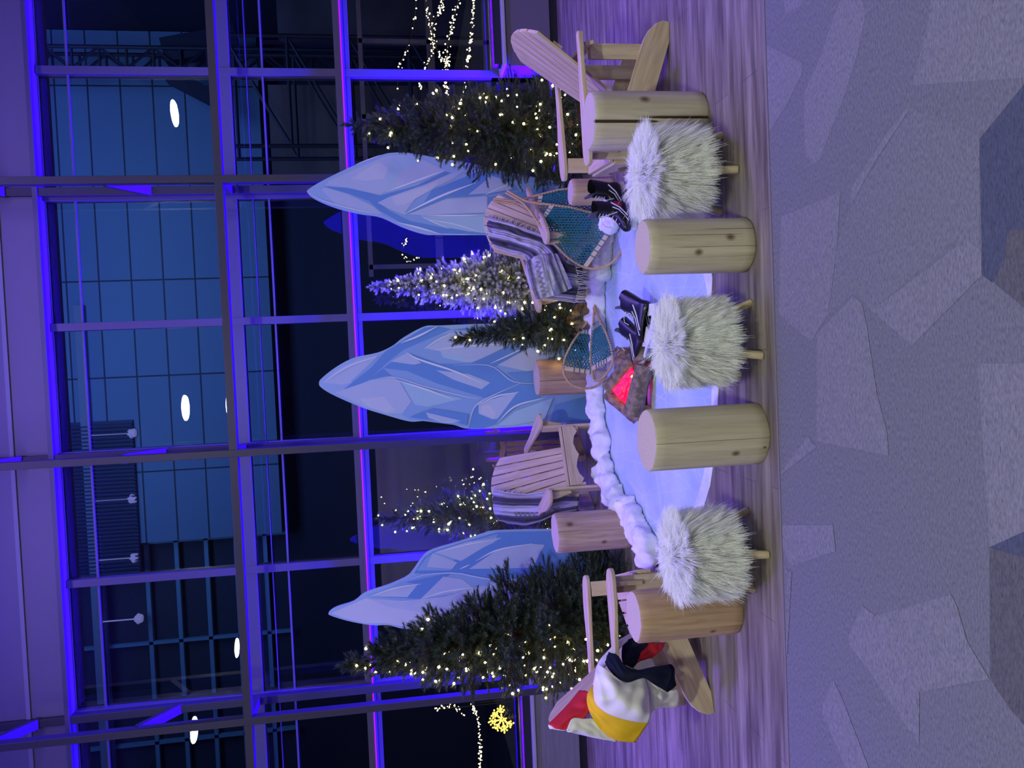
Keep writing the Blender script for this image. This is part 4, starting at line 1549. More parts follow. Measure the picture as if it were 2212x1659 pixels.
GW, GG, GD, GK = (0.62, 0.60, 0.64), (0.30, 0.29, 0.33), (0.085, 0.08, 0.10), (0.16, 0.155, 0.185)
SER1 = stripes_mat('serape_grey', [(0, GW), (.03, GG), (.05, GW), (.09, GK), (.13, GD), (.22, GK), (.25, GD), (.30, GG), (.33, GW), (.36, GK), (.38, GW),
                                   (.43, GG), (.45, GW), (.55, GW), (.58, GG), (.60, GK), (.64, GD), (.74, GK), (.76, GG), (.78, GD), (.84, GG), (.88, GW),
                                   (.92, GK), (.94, GW)], zig=(0.80, 0.045, 26, 0.80, 0.90))
SER2 = stripes_mat('serape_dark', [(0, GW), (.05, GG), (.08, GW), (.16, GG), (.19, GK), (.22, GD), (.36, GK), (.40, GD), (.44, GG), (.47, GW), (.50, GG),
                                   (.52, GW), (.60, GW), (.63, GG), (.645, GW), (.76, GK), (.79, GD), (.92, GK), (.95, GG)], zig=(0.70, 0.05, 24, 0.46, 0.84))


def drape(name, label, rows, mat, n=46, m=40, seed=0, amp=0.006, fringe_rows=((-1,),), push=0.0, fringe_cols=(), thick=0.004, fscale=7):
    C = [[W(x, y, Y) for x, y, Y in r] for r in rows]
    P = loft(C, n, m)
    UV = []
    for i in range(n):
        for j in range(m):
            p = P[i, j]
            u, v = i / (n - 1), j / (m - 1)
            w = mnoise.noise(Vector((v * 9, u * 3, seed))) * amp * 1.4 + mnoise.noise(Vector((u * fscale * 1.6, v * 5, seed + 9))) * amp
            P[i, j] = p + np.array([0, -1, 0.25]) * (w - push)
            UV.append((u, v))
    o = MB().grid(P).build(name, mat, smooth=True, uv=UV, solid=thick)
    fr = MB()
    rs = random.Random(seed)
    def tassel(p, d, ln):
        d = np.array(d, float)
        Q = [p]
        for k in range(4):
            dd = d * (1 - k / 4) + np.array([rs.uniform(-.35, .35), rs.uniform(-.2, .2), -0.9 * k / 3])
            Q.append(Q[-1] + dd / np.linalg.norm(dd) * ln / 4)
        fr.tube(Q, [0.0035, 0.003, 0.0024, 0.002, 0.0014], 5)
    for (row, j0, j1, cnt, ln, d) in fringe_cols:
        for k in range(cnt):
            s_ = j0 + (j1 - j0) * k / (cnt - 1)
            if row == 'end':
                p = P[-1, int(s_ * (m - 1))]
            else:
                p = P[int(s_ * (n - 1)), 0]
            tassel(p, d, ln * rs.uniform(0.75, 1.2))
    if fringe_cols:
        fo = fr.build('fringe', pm(name + '_fringe', (0.62, 0.60, 0.66), 0.9), o, smooth=True)
    if fringe_cols:
        fo['kind'] = 'stuff'
    tag(o, label, 'blanket')
    return o


sb_ = drape('striped_blanket', 'grey striped blanket over the back and arm of the snowshoe chair',
      [[(1068, 468, 6.36), (1066, 490, 6.36), (1068, 515, 6.36), (1076, 530, 6.36)],
       [(1055, 468, 6.27), (1053, 491, 6.26), (1057, 515, 6.26), (1070, 533, 6.26)],
       [(1068, 473, 6.17), (1066, 495, 6.14), (1070, 519, 6.14), (1084, 541, 6.16)],
       [(1100, 481, 6.06), (1098, 503, 6.02), (1102, 526, 6.03), (1108, 549, 6.05)],
       [(1130, 492, 5.98), (1130, 514, 5.93), (1130, 535, 5.92), (1132, 554, 5.96)],
       [(1170, 507, 5.88), (1168, 526, 5.82), (1156, 547, 5.80), (1136, 566, 5.84)],
       [(1204, 526, 5.80), (1192, 548, 5.68), (1168, 572, 5.64), (1138, 596, 5.68)],
       [(1214, 545, 5.70), (1202, 570, 5.57), (1180, 600, 5.54), (1148, 626, 5.58)],
       [(1224, 560, 5.62), (1217, 590, 5.50), (1200, 620, 5.49), (1172, 642, 5.52)],
       [(1240, 566, 5.58), (1247, 597, 5.48), (1248, 624, 5.47), (1240, 654, 5.48)]],
      SER1, seed=3, amp=0.034, fscale=11, n=70, m=56,
      fringe_cols=[('end', 0, 1, 20, 0.085, (0, 0, -1)), ('side', 0.12, 0.62, 22, 0.035, (0.8, -0.1, 0.0))])
SER3 = stripes_mat('serape_fold', [(0, GG), (.06, GK), (.12, GG), (.15, GW), (.50, GG), (.53, GW), (.62, GG), (.66, GK), (.74, GG), (.78, GW), (.84, GK), (.90, GW)],
                   zig=(0.30, 0.09, 9, 0.12, 0.92))
fl_ = drape('folded_flap', None,
            [[(1136, 566, 5.60), (1160, 552, 5.56), (1184, 548, 5.54), (1204, 548, 5.54)], [(1142, 592, 5.47), (1168, 584, 5.43), (1192, 576, 5.42), (1214, 570, 5.43)],
             [(1149, 622, 5.43), (1176, 618, 5.40), (1202, 606, 5.39), (1226, 598, 5.40)],
             [(1158, 646, 5.45), (1184, 642, 5.41), (1212, 634, 5.41), (1236, 622, 5.42)]], SER3, seed=13, amp=0.016, fscale=8)
fl_.parent = sb_
del fl_['category']
fl_['label'] = 'white folded flap with a dark zigzag band'
drape('striped_blanket', 'grey striped blanket with zigzag band on the left window chair',
      [[(1088, 1056, 6.74), (1086, 1080, 6.76), (1087, 1105, 6.76), (1092, 1120, 6.74)],
       [(1067, 1057, 6.62), (1065, 1080, 6.62), (1067, 1105, 6.62), (1075, 1123, 6.60)],
       [(1080, 1060, 6.47), (1078, 1082, 6.45), (1080, 1106, 6.45), (1084, 1127, 6.47)],
       [(1105, 1065, 6.40), (1105, 1085, 6.37), (1105, 1108, 6.37), (1104, 1132, 6.40)],
       [(1137, 1067, 6.32), (1137, 1085, 6.28), (1137, 1108, 6.28), (1134, 1135, 6.32)],
       [(1178, 1060, 6.22), (1176, 1085, 6.17), (1173, 1105, 6.17), (1166, 1127, 6.22)],
       [(1215, 1060, 6.17), (1215, 1078, 6.12), (1213, 1094, 6.12), (1206, 1110, 6.16)],
       [(1252, 1066, 6.06), (1250, 1079, 6.04), (1249, 1090, 6.04), (1247, 1102, 6.06)]],
      SER2, seed=7, amp=0.018, n=60, m=50, fringe_cols=[('side', 0.08, 0.55, 20, 0.03, (0.8, -0.1, 0.0))])

# wool blanket with colour bands: woven pieces share their borders
WC = [pm('wool_white', (0.78, 0.76, 0.68), 0.95, spec=0.1), pm('wool_red', (0.55, 0.028, 0.04), 0.95, spec=0.1),
      pm('wool_yellow', (0.80, 0.50, 0.02), 0.95, spec=0.1), pm('wool_navy', (0.012, 0.014, 0.035), 0.95, spec=0.1)]


def z7(a, c):
    return 1160 + a / 3.77, 1180 + c / 3.77


WB = MB()
def patch(curves, mi, n=20, m=22, bulge=0.0, amp=0.006, seed=0, freq=6):
    C = [[W(*z7(a, c), Y) for a, c, Y in cv_] for cv_ in curves]
    P = loft(C, n, m)
    for i in range(n):
        for j in range(m):
            u, v = i / (n - 1), j / (m - 1)
            env = math.sin(PI * u) ** 0.7 * 1.0
            w = bulge * env + env * amp * 2 * mnoise.noise(Vector((u * freq * 0.6, v * freq, seed)))
            P[i, j] += np.array([0.1, -1, 0.15]) * w
    WB.grid(P, mi)


patch([[(345, 1178, 4.04), (265, 1275, 4.00), (180, 1365, 3.97), (92, 1450, 3.95)], [(400, 1180, 3.97), (350, 1300, 3.92), (270, 1390, 3.90), (160, 1485, 3.90)],
       [(425, 1195, 3.93), (440, 1300, 3.89), (380, 1408, 3.87), (240, 1498, 3.87)]], 1, amp=0.010, seed=1)
patch([[(92, 1450, 3.96), (95, 1470, 3.96), (105, 1485, 3.96)], [(180, 1470, 3.94), (185, 1490, 3.94), (200, 1500, 3.93)], [(290, 1430, 3.90), (260, 1470, 3.89), (240, 1500, 3.89)]], 0,
      amp=0.0, n=6, m=6)
patch([[(445, 1400, 3.87), (380, 1404, 3.87), (290, 1404, 3.87), (240, 1498, 3.87)], [(560, 1480, 3.86), (480, 1500, 3.86), (360, 1500, 3.86), (245, 1502, 3.87)],
       [(650, 1590, 3.88), (560, 1575, 3.88), (430, 1548, 3.89), (250, 1505, 3.92)]], 0, seed=2)
patch([[(458, 1130, 3.94), (412, 1215, 3.90), (425, 1330, 3.87), (510, 1480, 3.85), (640, 1575, 3.84), (800, 1594, 3.84)],
       [(462, 1150, 3.92), (440, 1230, 3.87), (490, 1350, 3.83), (590, 1440, 3.81), (720, 1500, 3.80), (850, 1520, 3.81)],
       [(462, 1170, 3.90), (478, 1270, 3.83), (560, 1350, 3.79), (680, 1398, 3.77), (800, 1425, 3.77), (905, 1436, 3.78)]], 2, n=16, m=34, amp=0.004, seed=3)
patch([[(462, 1170, 3.90), (478, 1270, 3.83), (560, 1350, 3.79), (680, 1398, 3.77), (800, 1425, 3.77), (905, 1436, 3.78)],
       [(468, 1090, 3.88), (520, 1180, 3.79), (610, 1250, 3.74), (720, 1280, 3.72), (830, 1300, 3.72), (920, 1330, 3.76)],
       [(480, 1010, 3.88), (540, 1075, 3.80), (640, 1150, 3.75), (740, 1180, 3.74), (830, 1175, 3.75), (905, 1180, 3.78)],
       [(500, 955, 3.90), (545, 990, 3.83), (630, 1055, 3.79), (715, 1108, 3.79), (800, 1085, 3.80), (880, 1068, 3.82)]], 0, n=34, m=40, amp=0.024, seed=4,
      freq=4.5)
patch([[(848, 655, 4.22), (760, 712, 4.14), (660, 775, 4.05), (575, 860, 4.0), (500, 955, 3.95), (458, 1130, 3.92)],
       [(850, 675, 4.2), (765, 730, 4.12), (690, 790, 4.03), (605, 880, 3.96), (535, 965, 3.90), (468, 1100, 3.90)],
       [(852, 695, 4.18), (775, 748, 4.10), (700, 800, 4.0), (625, 890, 3.94), (560, 975, 3.88), (480, 1060, 3.89)]], 0, n=10, m=30, amp=0.006, seed=5)
patch([[(585, 862, 3.90), (655, 890, 3.85), (710, 965, 3.80), (800, 1010, 3.79), (950, 985, 3.80), (1085, 960, 3.82)],
       [(570, 905, 3.88), (635, 960, 3.81), (710, 1040, 3.77), (830, 1045, 3.76), (975, 1050, 3.77), (1105, 1030, 3.80)],
       [(555, 950, 3.88), (610, 1030, 3.82), (715, 1110, 3.79), (860, 1068, 3.79), (960, 1125, 3.80), (1060, 1186, 3.82)]], 3, n=18, m=34, amp=0.010, seed=6)
patch([[(1085, 960, 3.82), (1105, 975, 3.83), (1118, 1000, 3.84)], [(1105, 1030, 3.80), (1108, 1060, 3.82), (1118, 1080, 3.84)],
       [(1060, 1186, 3.82), (1100, 1160, 3.83), (1132, 1130, 3.84)]], 3, n=10, m=8, amp=0.0)
patch([[(700, 775, 4.06), (690, 860, 4.02), (700, 950, 3.98), (785, 992, 3.96)], [(780, 745, 4.06), (770, 840, 4.02), (790, 910, 3.98), (800, 965, 3.96)],
       [(850, 692, 4.10), (900, 790, 4.03), (850, 860, 4.0), (822, 942, 3.97)]], 3, amp=0.008, seed=8)
patch([[(905, 790, 4.04), (850, 860, 4.0), (835, 900, 3.98), (815, 948, 3.96)], [(980, 790, 4.04), (940, 840, 4.0), (890, 900, 3.98), (850, 945, 3.97)],
       [(1040, 792, 4.04), (1010, 850, 4.0), (940, 905, 3.98), (885, 938, 3.97)]], 1, seed=9)
patch([[(785, 992, 3.96), (820, 950, 3.96), (880, 925, 3.97), (930, 908, 3.98)], [(835, 1016, 3.95), (880, 995, 3.96), (920, 985, 3.97), (962, 975, 3.98)]], 0, n=10,
      m=10, amp=0.0)
patch([[(880, 1068, 3.82), (910, 1180, 3.82), (918, 1280, 3.81), (905, 1436, 3.79)], [(970, 1115, 3.83), (1020, 1200, 3.83), (1010, 1270, 3.83), (960, 1330, 3.83)],
       [(1062, 1186, 3.84), (1140, 1165, 3.86), (1158, 1240, 3.87), (1150, 1300, 3.88)]], 0, amp=0.012, seed=11)
wb = WB.build('wool_blanket', WC, smooth=True, solid=0.007)
tag(wb, 'white wool blanket with red yellow and navy bands on the left chair', 'blanket')

# ================================================================== SNOWSHOES
ASH = wood_side('ash_frame', (0.40, 0.25, 0.12), (0.56, 0.38, 0.20))
TEALC = pm('teal_cord', (0.02, 0.17, 0.21), 0.6)


def snowshoe(label, tail, toe, nrm, Lw=None, width=0.30, cross=(0.30, 0.66), cross_c='plain'):
    tail, toe, nrm = np.array(tail, float), np.array(toe, float), np.array(nrm, float)
    ax = toe - tail
    Ls = np.linalg.norm(ax)
    ax /= Ls
    nrm = nrm - ax * (nrm @ ax)
    nrm /= np.linalg.norm(nrm)
    sd = np.cross(nrm, ax)
    e = empty('snowshoe')
    M_ = Matrix.Identity(4)
    for i in range(3):
        M_[i][0], M_[i][1], M_[i][2], M_[i][3] = ax[i], sd[i], nrm[i], tail[i]
    e.matrix_world = M_
    hw = width / 2

    def half(s):                       # s 0..1 from tail to toe
        pts = [(0, 0.010), (0.12, 0.012), (0.2, 0.10), (0.35, 0.42), (0.5, 0.72), (0.65, 0.93), (0.77, 1.0), (0.87, 0.90), (0.94, 0.68), (0.98, 0.40), (1.0, 0.0)]
        xs, ys = zip(*pts)
        return float(np.interp(s, xs, ys)) * hw
    def zc(s):
        return 0.05 * max(0, (s - 0.8) / 0.2) ** 2
    ss = [0, 0.06, 0.12, 0.18, 0.25, 0.33, 0.42, 0.5, 0.58, 0.66, 0.73, 0.8, 0.86, 0.91, 0.95, 0.98]
    loop = [(s * Ls, max(half(s), 0.009), zc(s)) for s in ss] + [(Ls, 0, zc(1))] + [(s * Ls, -max(half(s), 0.009), zc(s)) for s in ss[::-1]]
    P = cr_spline(loop, 90)
    MB().tube(P, 0.0095, 8).build('frame', ASH, e, smooth=True, grain=(1, 0, 0))
    for s in cross:
        w = half(s) - 0.004
        MB().box((s * Ls - 0.016, -w, zc(s) - 0.006), (s * Ls + 0.016, w, zc(s) + 0.006)).build('crossbar', PINE, e, grain=(0, 1, 0))
    # netting between the crossbars: hexagonal looking lattice of cord
    s0, s1 = cross
    nt_ = MB()
    dens = 0.021
    a0, a1 = s0 * Ls, s1 * Ls
    def clipline(p, q):
        ok = []
        N = 26
        pts = [p + (q - p) * k / N for k in range(N + 1)]
        seg = []
        for t in pts:
            s = t[0] / Ls
            ins = a0 <= t[0] <= a1 and abs(t[1]) < half(s)
            if ins:
                seg.append(t)
            else:
                if len(seg) > 1:
                    ok.append((seg[0], seg[-1]))
                seg = []
        if len(seg) > 1:
            ok.append((seg[0], seg[-1]))
        return ok
    k = 0
    for dx, dy in ((1, 0.58), (1, -0.58)):
        c = -1.2
        while c < 1.4:
            p = np.array([c, -dy * 0.5, 0.0])
            q = p + np.array([dx * 0.9, dy * 0.9 + 0, 0]) * 1.0
            p = np.array([c, -0.25 * np.sign(dy), 0])
            q = np.array([c + 0.5 / abs(dy), 0.25 * np.sign(dy), 0])
            for a, b_ in clipline(p, q):
                a = a + np.array([0, 0, 0.003 * (1 if dy > 0 else -1)])
                b_ = b_ + np.array([0, 0, 0.003 * (1 if dy > 0 else -1)])
                nt_.tube([a, b_], 0.0042, 4)
            c += dens * 1.9
    x = a0
    while x < a1:
        w = half(x / Ls)
        if not (s1 - 0.16 < x / Ls < s1 - 0.02):
            nt_.tube([(x, -w, 0), (x, w, 0)], 0.0042, 4)
        x += dens
    # wraps round the frame
    x = a0
    while x < a1:
        w = half(x / Ls)
        for s in (-1, 1):
            nt_.tube([(x - 0.004, s * (w - 0.012), 0.010), (x, s * (w + 0.010), 0.004), (x, s * (w + 0.008), -0.008), (x + 0.004, s * (w - 0.012), -0.010)], 0.003, 4)
        x += 0.022
    for yy in (-0.5, -0.25, 0, 0.25, 0.5):
        nt_.tube([(a1 - 0.06, half(s1) * yy, 0.004), (a1 + 0.02, half(s1) * yy, 0.012)], 0.0035, 4)
        nt_.tube([(a0 - 0.03, half(s0) * yy, 0.010), (a0 + 0.05, half(s0) * yy * 1.2, 0.004)], 0.0035, 4)
    nt_.build('netting', TEALC, e)
    # fine toe and tail mesh
    gut = pm('gut_mesh', (0.30, 0.24, 0.22), 0.7)
    for (nm, b0, b1) in (('toe_mesh', s1 + 0.02, 0.985), ('tail_mesh', 0.17, s0 - 0.02)):
        tn = MB()
        x = b0 * Ls
        while x < b1 * Ls:
            w = half(x / Ls)
            tn.tube([(x, -w, zc(x / Ls)), (x, w, zc(x / Ls))], 0.0011, 3)
            x += 0.010
        for y in np.arange(-hw, hw, 0.010):
            xs = [x for x in np.arange(b0, b1, 0.01) if abs(y) < half(x)]
            if len(xs) > 1:
                tn.tube([(xs[0] * Ls, y, zc(xs[0])), (xs[-1] * Ls, y, zc(xs[-1]))], 0.0011, 3)
        tn.build(nm, gut, e)
    tag(e, label, 'snowshoe')
    return e


snowshoe('teal laced snowshoe in front of the crossed pair leaning on the chair', W(1094, 414, 5.78), G(1340, 556, 0.005) + np.array([0.0, 0.02, 0]), (0.35, -1, 0.5),
         width=0.40, cross=(0.36, 0.83))
snowshoe('teal laced snowshoe behind the crossed pair against the chair', W(1066, 432, 5.92), W(1330, 466, 5.60), (0.1, -1, 0.45), width=0.37, cross=(0.38, 0.84))
snowshoe('teal laced snowshoe leaning on its side against the cracked log', W(1284, 650, 5.92), W(1258, 840, 5.88), (0.0, -1, 0.25), width=0.35, cross=(0.36, 0.80))
snowshoe('teal laced snowshoe lying on the cotton snow before the other one', W(1286, 640, 5.86) + np.array([0, 0, 0.02]), W(1306, 822, 5.62), (0.0, -0.45, 1.0), width=0.27,
         cross=(0.36, 0.80))

# ================================================================== SKATES
SKB = pm('skate_black', (0.012, 0.012, 0.016), 0.28)
SKT = pm('skate_grey', (0.09, 0.09, 0.11), 0.5)
SKW = pm('skate_white', (0.72, 0.72, 0.76), 0.4)
SKR = pm('skate_red', (0.35, 0.02, 0.05), 0.4)
BLADE = pm('blade_steel', (0.75, 0.75, 0.8), 0.2, 1.0)


def skate(label, loc, rz, rx=0.0, ry=0.0, sc=1.0, red=False):
    e = empty('ice_skate', loc)
    e.rotation_euler = Euler((rx, ry, rz), 'XYZ')
    e.scale = (sc, sc, sc)
    lv = [  # z, x centre, half length, half width
        (0.060, 0.02, 0.125, 0.034), (0.066, 0.02, 0.135, 0.042), (0.085, 0.02, 0.140, 0.047), (0.105, 0.018, 0.136, 0.047), (0.122, 0.004, 0.118, 0.044),
        (0.140, -0.022, 0.088, 0.040), (0.162, -0.044, 0.066, 0.037), (0.190, -0.052, 0.060, 0.036), (0.220, -0.052, 0.062, 0.039), (0.250, -0.050, 0.066, 0.042),
        (0.272, -0.052, 0.064, 0.042)]
    P = []
    for z, cx_, hl, hwid in lv:
        row = []
        for i in range(28):
            a = 2 * PI * i / 28
            ca, sa = math.cos(a), math.sin(a)
            xx = cx_ + hl * (abs(ca) ** 0.8) * (1 if ca > 0 else -1)
            dz = 0.018 * (xx < cx_) * (z > 0.24)
            row.append((xx, hwid * (abs(sa) ** 0.8) * (1 if sa > 0 else -1), z + dz))
        P.append(row)
    P = np.array(P).transpose(1, 0, 2)
    mb = MB().grid(P, cu=True)
    mb.build('boot', SKB, e, smooth=True)
    MB().prism([(0.055, -0.03), (0.075, 0.0), (0.055, 0.03), (-0.01, 0.028), (-0.01, -0.028)], (0.0, 0, 0.275), (0.35, 0, 0.94), (0, 1, 0), (0.94, 0, -0.35),
               0.010).build('tongue', SKT, e, bevel=0.003)
    t = MB()
    a = [(-0.115, 0.062), (-0.03, 0.062), (-0.05, 0.030), (0.055, 0.030), (0.04, 0.062), (0.145, 0.064), (0.150, 0.022), (0.13, 0.014), (-0.11, 0.014),
         (-0.13, 0.022)]
    t.prism(a, (0, 0, 0), (1, 0, 0), (0, 0, 1), (0, 1, 0), 0.020)
    t.build('blade_holder', SKW, e, bevel=0.002)
    MB().prism([(-0.14, 0.016), (-0.13, 0.002), (-0.10, 0.0), (0.13, 0.0), (0.15, 0.006), (0.158, 0.018)], (0, 0, 0), (1, 0, 0), (0, 0, 1), (0, 1, 0), 0.003).build(
        'blade', BLADE, e)
    tr_ = MB()
    for s in (-1, 1):
        tr_.tube([(0.06, s * 0.046, 0.075), (-0.02, s * 0.047, 0.115), (-0.075, s * 0.040, 0.165)], 0.0045, 6)
        tr_.tube([(0.10, s * 0.042, 0.075), (0.0, s * 0.046, 0.125), (-0.03, s * 0.041, 0.165)], 0.0035, 6)
    tr_.build('white_piping', SKW, e)
    if red:
        rp = MB()
        for s in (-1, 1):
            rp.prism([(-0.03, 0.10), (-0.065, 0.15), (-0.085, 0.145), (-0.06, 0.09)], (0, s * 0.045, 0), (1, 0, 0), (0, 0, 1), (0, 1, 0), 0.006)
        rp.build('side_panel', SKR, e)
    lc = MB()
    for k in range(7):
        z = 0.128 + k * 0.022
        x = 0.085 - k * 0.024 if k < 4 else 0.018 - (k - 4) * 0.002
        lc.tube([(x, -0.02, z - 0.004), (x + 0.012, 0, z + 0.004), (x, 0.02, z - 0.004)], 0.0028, 5)
    lc.tube([(0.02, 0, 0.25), (0.05, 0.03, 0.235), (0.06, 0.055, 0.20), (0.05, 0.07, 0.15)], 0.0028, 5)
    lc.tube([(0.02, 0, 0.25), (0.06, -0.03, 0.24), (0.065, -0.055, 0.215), (0.07, -0.06, 0.17)], 0.0028, 5)
    lc.build('lace', SKW, e)
    tag(e, label, 'ice skate')
    return e


g1 = G(1374, 462, 0.0)
skate('black hockey skate with white laces facing the ice by the right fur stool', (g1[0], g1[1], 0.008), R_(215), 0.0, 0.0, 0.95, red=True)
g2 = G(1364, 425, 0.0)
skate('black hockey skate behind its mate beside the right chair', (g2[0] + 0.0, g2[1] + 0.06, 0.01), R_(196), R_(-12), 0, 0.95)
g3 = W(1412, 700, 4.50)
skate('black hockey skate lying on its side with its white blade holder showing', (g3[0], g3[1] + 0.03, 0.050), R_(150), R_(62), R_(0), 1.0)
g4 = (g3[0] - 0.185, g3[1] + 0.02)
skate('black hockey skate lying nearest to the mock fire logs', (g4[0], g4[1] + 0.17, 0.050), R_(138), R_(66), 0, 0.95)

# ================================================================== MOCK CAMPFIRE
def firelog(label, p, q, r, seed, endc=True):
    p, q = np.array(p, float), np.array(q, float)
    e = empty('fire_log', p)
    d = q - p
    rs = random.Random(seed)
    n, k = 22, 14
    dd, u, w = orth(d)
    P = []
    for i in range(k + 1):
        c = d * i / k
        ring = []
        for j in range(n):
            a = 2 * PI * j / n
            v = Vector((a * 1.2 + seed, i * 0.7, seed * 1.7))
            rr = r * (1 + 0.13 * mnoise.noise(Vector((math.cos(a) * 2 + seed, math.sin(a) * 2, i * 0.5))) + 0.05 * mnoise.noise(Vector((math.cos(a) * 7, math.sin(a) * 7, i * 1.7 + seed))))
            ring.append(c + (u * math.cos(a) + w * math.sin(a)) * rr)
        P.append(ring)
    P = np.array(P)
    lo = min(P[:, :, 2].min() + p[2], 0)
    o = MB().grid(P.transpose(1, 0, 2), cu=True).build('bark', BARK, e, smooth=True)
    for i, s in ((0, -1), (k, 1)):
        MB().add(list(P[i]), [tuple(range(n))[::s]]).build('cut_end', CUT, e)
    tag(e, label, 'log', 'mock campfire logs')
    return e


def W_(x, y, Y):
    return W(x, y, Y)


zr = 0.052
A = W(1313, 842, 4.98)
firelog('bark log rising from the right to the top of the mock fire', W(1372, 772, 4.86), A, 0.050, 1)
firelog('bark log rising from the left end to the top of the mock fire', W(1378, 905, 4.98), A + np.array([-0.02, 0.10, -0.02]), 0.045, 2)
pL, pR = W(1366, 896, 4.78), W(1392, 790, 4.72)
firelog('long rough bark log across the front of the mock fire', pL, pR, 0.060, 3)
g = G(1412, 768)
firelog('short bark log under the right end of the mock fire', (g[0] - 0.04, g[1] + 0.05, 0.06), (g[0] + 0.16, g[1] + 0.12, 0.06), 0.058, 4)
g = G(1412, 888)
firelog('small bark stub under the left end of the mock fire', (g[0], g[1] + 0.02, 0.042), (g[0] + 0.02, g[1] + 0.28, 0.045), 0.038, 5)
firelog('added bark log lying low inside the mock fire to block its red glow', (-0.43, 4.93, 0.058), (-0.06, 4.90, 0.058), 0.052, 7)  # extra log, added to stop red light spilling under the front log
g = W(1318, 790, 5.12)
firelog('bark log lying at the back of the mock fire', (g[0] - 0.16, g[1], 0.09), (g[0] + 0.12, g[1] - 0.02, 0.09), 0.060, 6)
RED = pm('red_glow_film', (0.9, 0.02, 0.04), 0.35, em=(1.0, 0.0, 0.03), es=3.0)
film = loft([[W(1322, 842, 4.93), W(1342, 815, 4.89), W(1364, 790, 4.84)], [W(1335, 858, 4.88), W(1352, 836, 4.84), W(1372, 812, 4.80)],
             [W(1350, 872, 4.89), W(1361, 860, 4.86), W(1372, 842, 4.83)]], 16, 16)
for i in range(16):
    for j in range(16):
        film[i, j] += np.array([0, 1, 0]) * mnoise.noise(Vector((i * 0.5, j * 0.5, 2))) * 0.02
fb = MB().grid(film).build('fire_light', RED, smooth=True, solid=0.003)
tag(fb, 'crumpled glowing red film inside the mock fire', 'lamp')
fl = MB().tube([W(1364, 812, 4.76), W(1371, 819, 4.76)], [0.008, 0.005], 8).build('flame_bulb', pm('flame_orange', (1, .5, .1), em=(1.0, 0.50, 0.05), es=7), fb)
# bent wire by the fire
wp = [W(1352, 776, 4.86), W(1334, 771, 4.93), W(1333, 763, 4.95), W(1340, 758, 4.96), W(1340, 756, 4.96), W(1333, 748, 4.98), W(1330, 757, 4.98), W(1316, 760, 5.02), W(1317, 764, 5.02), W(1320, 765, 5.02)]
wr = MB().tube(cr_spline(wp, 60), 0.0022, 5).build('wire_hook', pm('wire_black', (0.02, 0.02, 0.02), 0.5), smooth=True)
tag(wr, 'bent thin black wire standing at the back of the fire logs', 'wire')

# ================================================================== SLED, SNOWFLAKE, LIGHT STRINGS
sl = empty('wooden_sled', (-0.80, 7.02, 0.0), 0)
sl.rotation_euler = (R_(-6), 0, 0)
for s in (-1, 1):
    MB().tube(cr_spline([(s * 0.13, 0, 0.02), (s * 0.13, 0, 0.5), (s * 0.13, 0.0, 0.70), (s * 0.13, 0.06, 0.84), (s * 0.13, 0.14, 0.82), (s * 0.13, 0.16, 0.72)], 30), 0.013,
              8).build('runner', DARKWOOD, sl, smooth=True, grain=(0, 0, 1))
for i in range(6):
    x = -0.125 + i * 0.05
    MB().box((x - 0.020, -0.045, 0.05), (x + 0.020, -0.03, 0.66)).build('slat', DARKWOOD, sl, grain=(0, 0, 1), bevel=0.002)
for z in (0.12, 0.36, 0.60):
    MB().box((-0.15, -0.03, z - 0.02), (0.15, 0.0, z + 0.02)).build('cross_rail', DARKWOOD, sl, grain=(1, 0, 0), bevel=0.002)
MB().prism([(-0.19, 0.80), (-0.12, 0.74), (0.0, 0.715), (0.12, 0.74), (0.19, 0.80), (0.19, 0.77), (0.12, 0.70), (0.0, 0.66), (-0.12, 0.70), (-0.19, 0.77)], (0, -0.02, 0),
           (1, 0, 0), (0, 0, 1), (0, 1, 0), 0.02).build('steering_bar', DARKWOOD, sl, grain=(1, 0, 0))
tag(sl, 'dark wooden sled standing upright against the post by the window', 'sled')

SB = ico(0.011)
SB.materials.append(pm('snowflake_bulb', (1, 0.8, 0.3), 0.3, em=(1.0, 0.66, 0.08), es=3.2))
c0 = W(1085, 1553, 8.4)
sn = empty('snowflake_light', c0)
fm = MB()
rs = random.Random(5)
pts = []
for k in range(8):
    a = k * PI / 4 + 0.12
    d = np.array([math.cos(a), 0, math.sin(a)])
    nrm_ = np.array([-math.sin(a), 0, math.cos(a)])
    Lr = 0.155 if k % 2 == 0 else 0.125
    fm.tube([(0, 0, 0), d * Lr], 0.004, 5)
    for q in np.linspace(0.02, Lr, 8):
        pts.append(d * q)
    for q in (0.07, 0.105):
        for s in (-1, 1):
            fm.tube([d * q, d * (q + 0.025) + nrm_ * s * 0.03], 0.003, 5)
            pts += [d * (q + 0.012) + nrm_ * s * 0.015, d * (q + 0.027) + nrm_ * s * 0.032]
fm.build('frame', pm('snowflake_frame', (0.5, 0.4, 0.15), 0.5), sn)
fm2 = MB().tube([(0, 0.012, 0), (0.02, 0.012, -c0[2] * 0.5), (0, 0.012, -c0[2] - 0.05)], 0.008, 6).build('stake', pm('stake', (0.05, 0.05, 0.05), 0.5), sn)
for p in pts[:98]:
    o = bpy.data.objects.new('bulb', SB)
    COL.objects.link(o)
    o.parent = sn
    o.location = p + np.array([rs.uniform(-.004, .004), rs.uniform(-.012, .0), rs.uniform(-.004, .004)])
tag(sn, 'yellow lit snowflake light outside the left window', 'light')

GBm = ico(0.0085)
GBm.materials.append(pm('garland_bulb', (1, 0.85, 0.5), 0.3, em=(1.0, 0.80, 0.42), es=7))


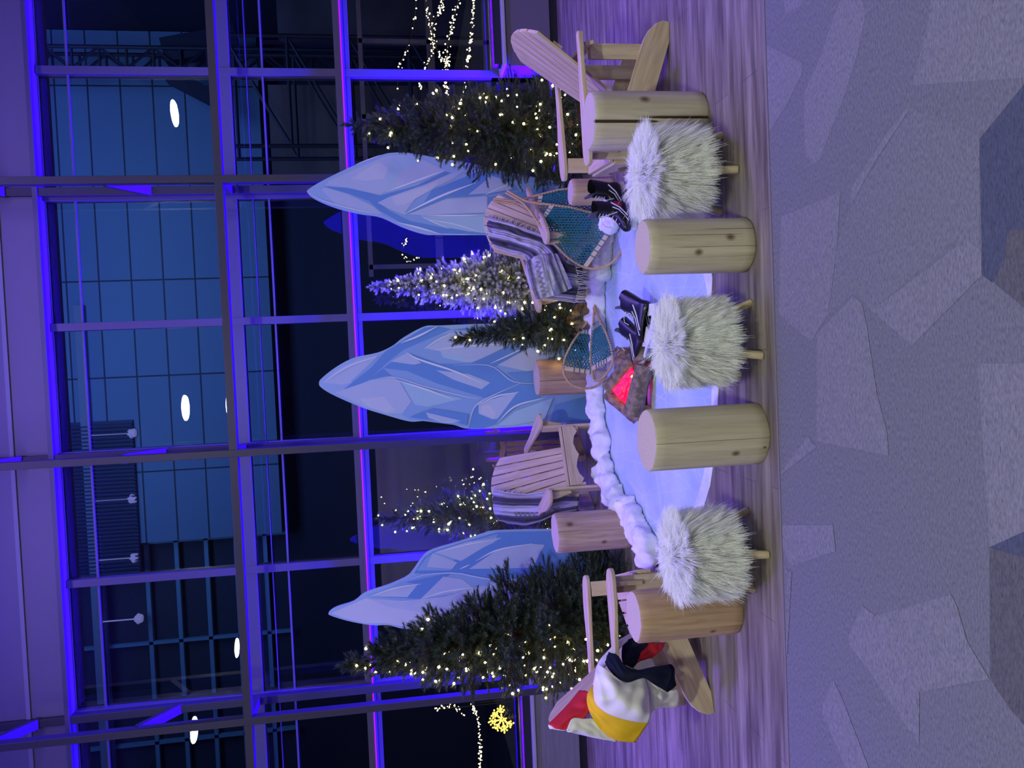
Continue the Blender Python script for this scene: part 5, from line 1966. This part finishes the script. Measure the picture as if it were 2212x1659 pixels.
def garland(label, pix, Yg, nb, spread, seed, stake=True):
    rs = random.Random(seed)
    P = cr_spline([W(x, y, Yg) for x, y in pix], 60)
    e = empty('light_string', P[0])
    MB().tube([p - P[0] for p in P], 0.004, 4).build('wire', pm('wire_dark', (0.03, 0.03, 0.03), 0.6), e)
    if stake:
        z_ = P[0][2] + 0.05
        MB().tube([(0, 0.01, 0), (0, 0.01, -z_)], 0.006, 5).build('stake', pm('stake_dark', (0.03, 0.03, 0.03), 0.6), e)
    for i in range(nb):
        p = P[rs.randint(0, 59)] - P[0]
        o = bpy.data.objects.new('bulb', GBm)
        COL.objects.link(o)
        o.parent = e
        o.location = p + np.array([rs.gauss(0, spread * 0.5), rs.gauss(0, spread), rs.gauss(0, spread)])
        q = rs.uniform(0.5, 1.25)
        o.scale = (q, q, q)
    tag(e, label, 'light string', 'light strings outside the windows')
    return e


garland('sparse light string highest outside the far right window', [(897, -40), (898, 10), (890, 70), (872, 120), (862, 150), (858, 200)], 9.0, 26, 0.012, 1)
garland('light string second from the top outside the far right window', [(916, -40), (922, 10), (928, 60), (935, 110), (918, 145), (905, 200)], 9.0, 75, 0.012, 2)
garland('thickest light string outside the far right window', [(1000, -40), (985, 20), (972, 70), (966, 120), (966, 145), (962, 205)], 9.0, 100, 0.020, 3)
garland('light string branching toward the floor outside the far right window', [(948, -40), (955, 5), (948, 25), (935, 60), (945, 110), (962, 140)], 9.0, 60, 0.02, 4)
garland('lowest light string outside the far right window', [(1024, -40), (1022, 20), (1019, 60), (1014, 110), (1008, 145), (1004, 200)], 9.0, 80, 0.012, 5)
garland('dim light string running left of the snowflake', [(1018, 1520), (1033, 1560), (1038, 1610), (1036, 1659), (1036, 1700)], 8.6, 95, 0.010, 6)
garland('short sparse light string above the snowflake', [(938, 1534), (960, 1525), (985, 1528), (1000, 1545)], 8.8, 26, 0.02, 7)
garland('light string between the right iceberg panel and the frosted fir', [(880, 515), (870, 540), (880, 565), (905, 555)], 9.2, 22, 0.01, 8)
#@@END
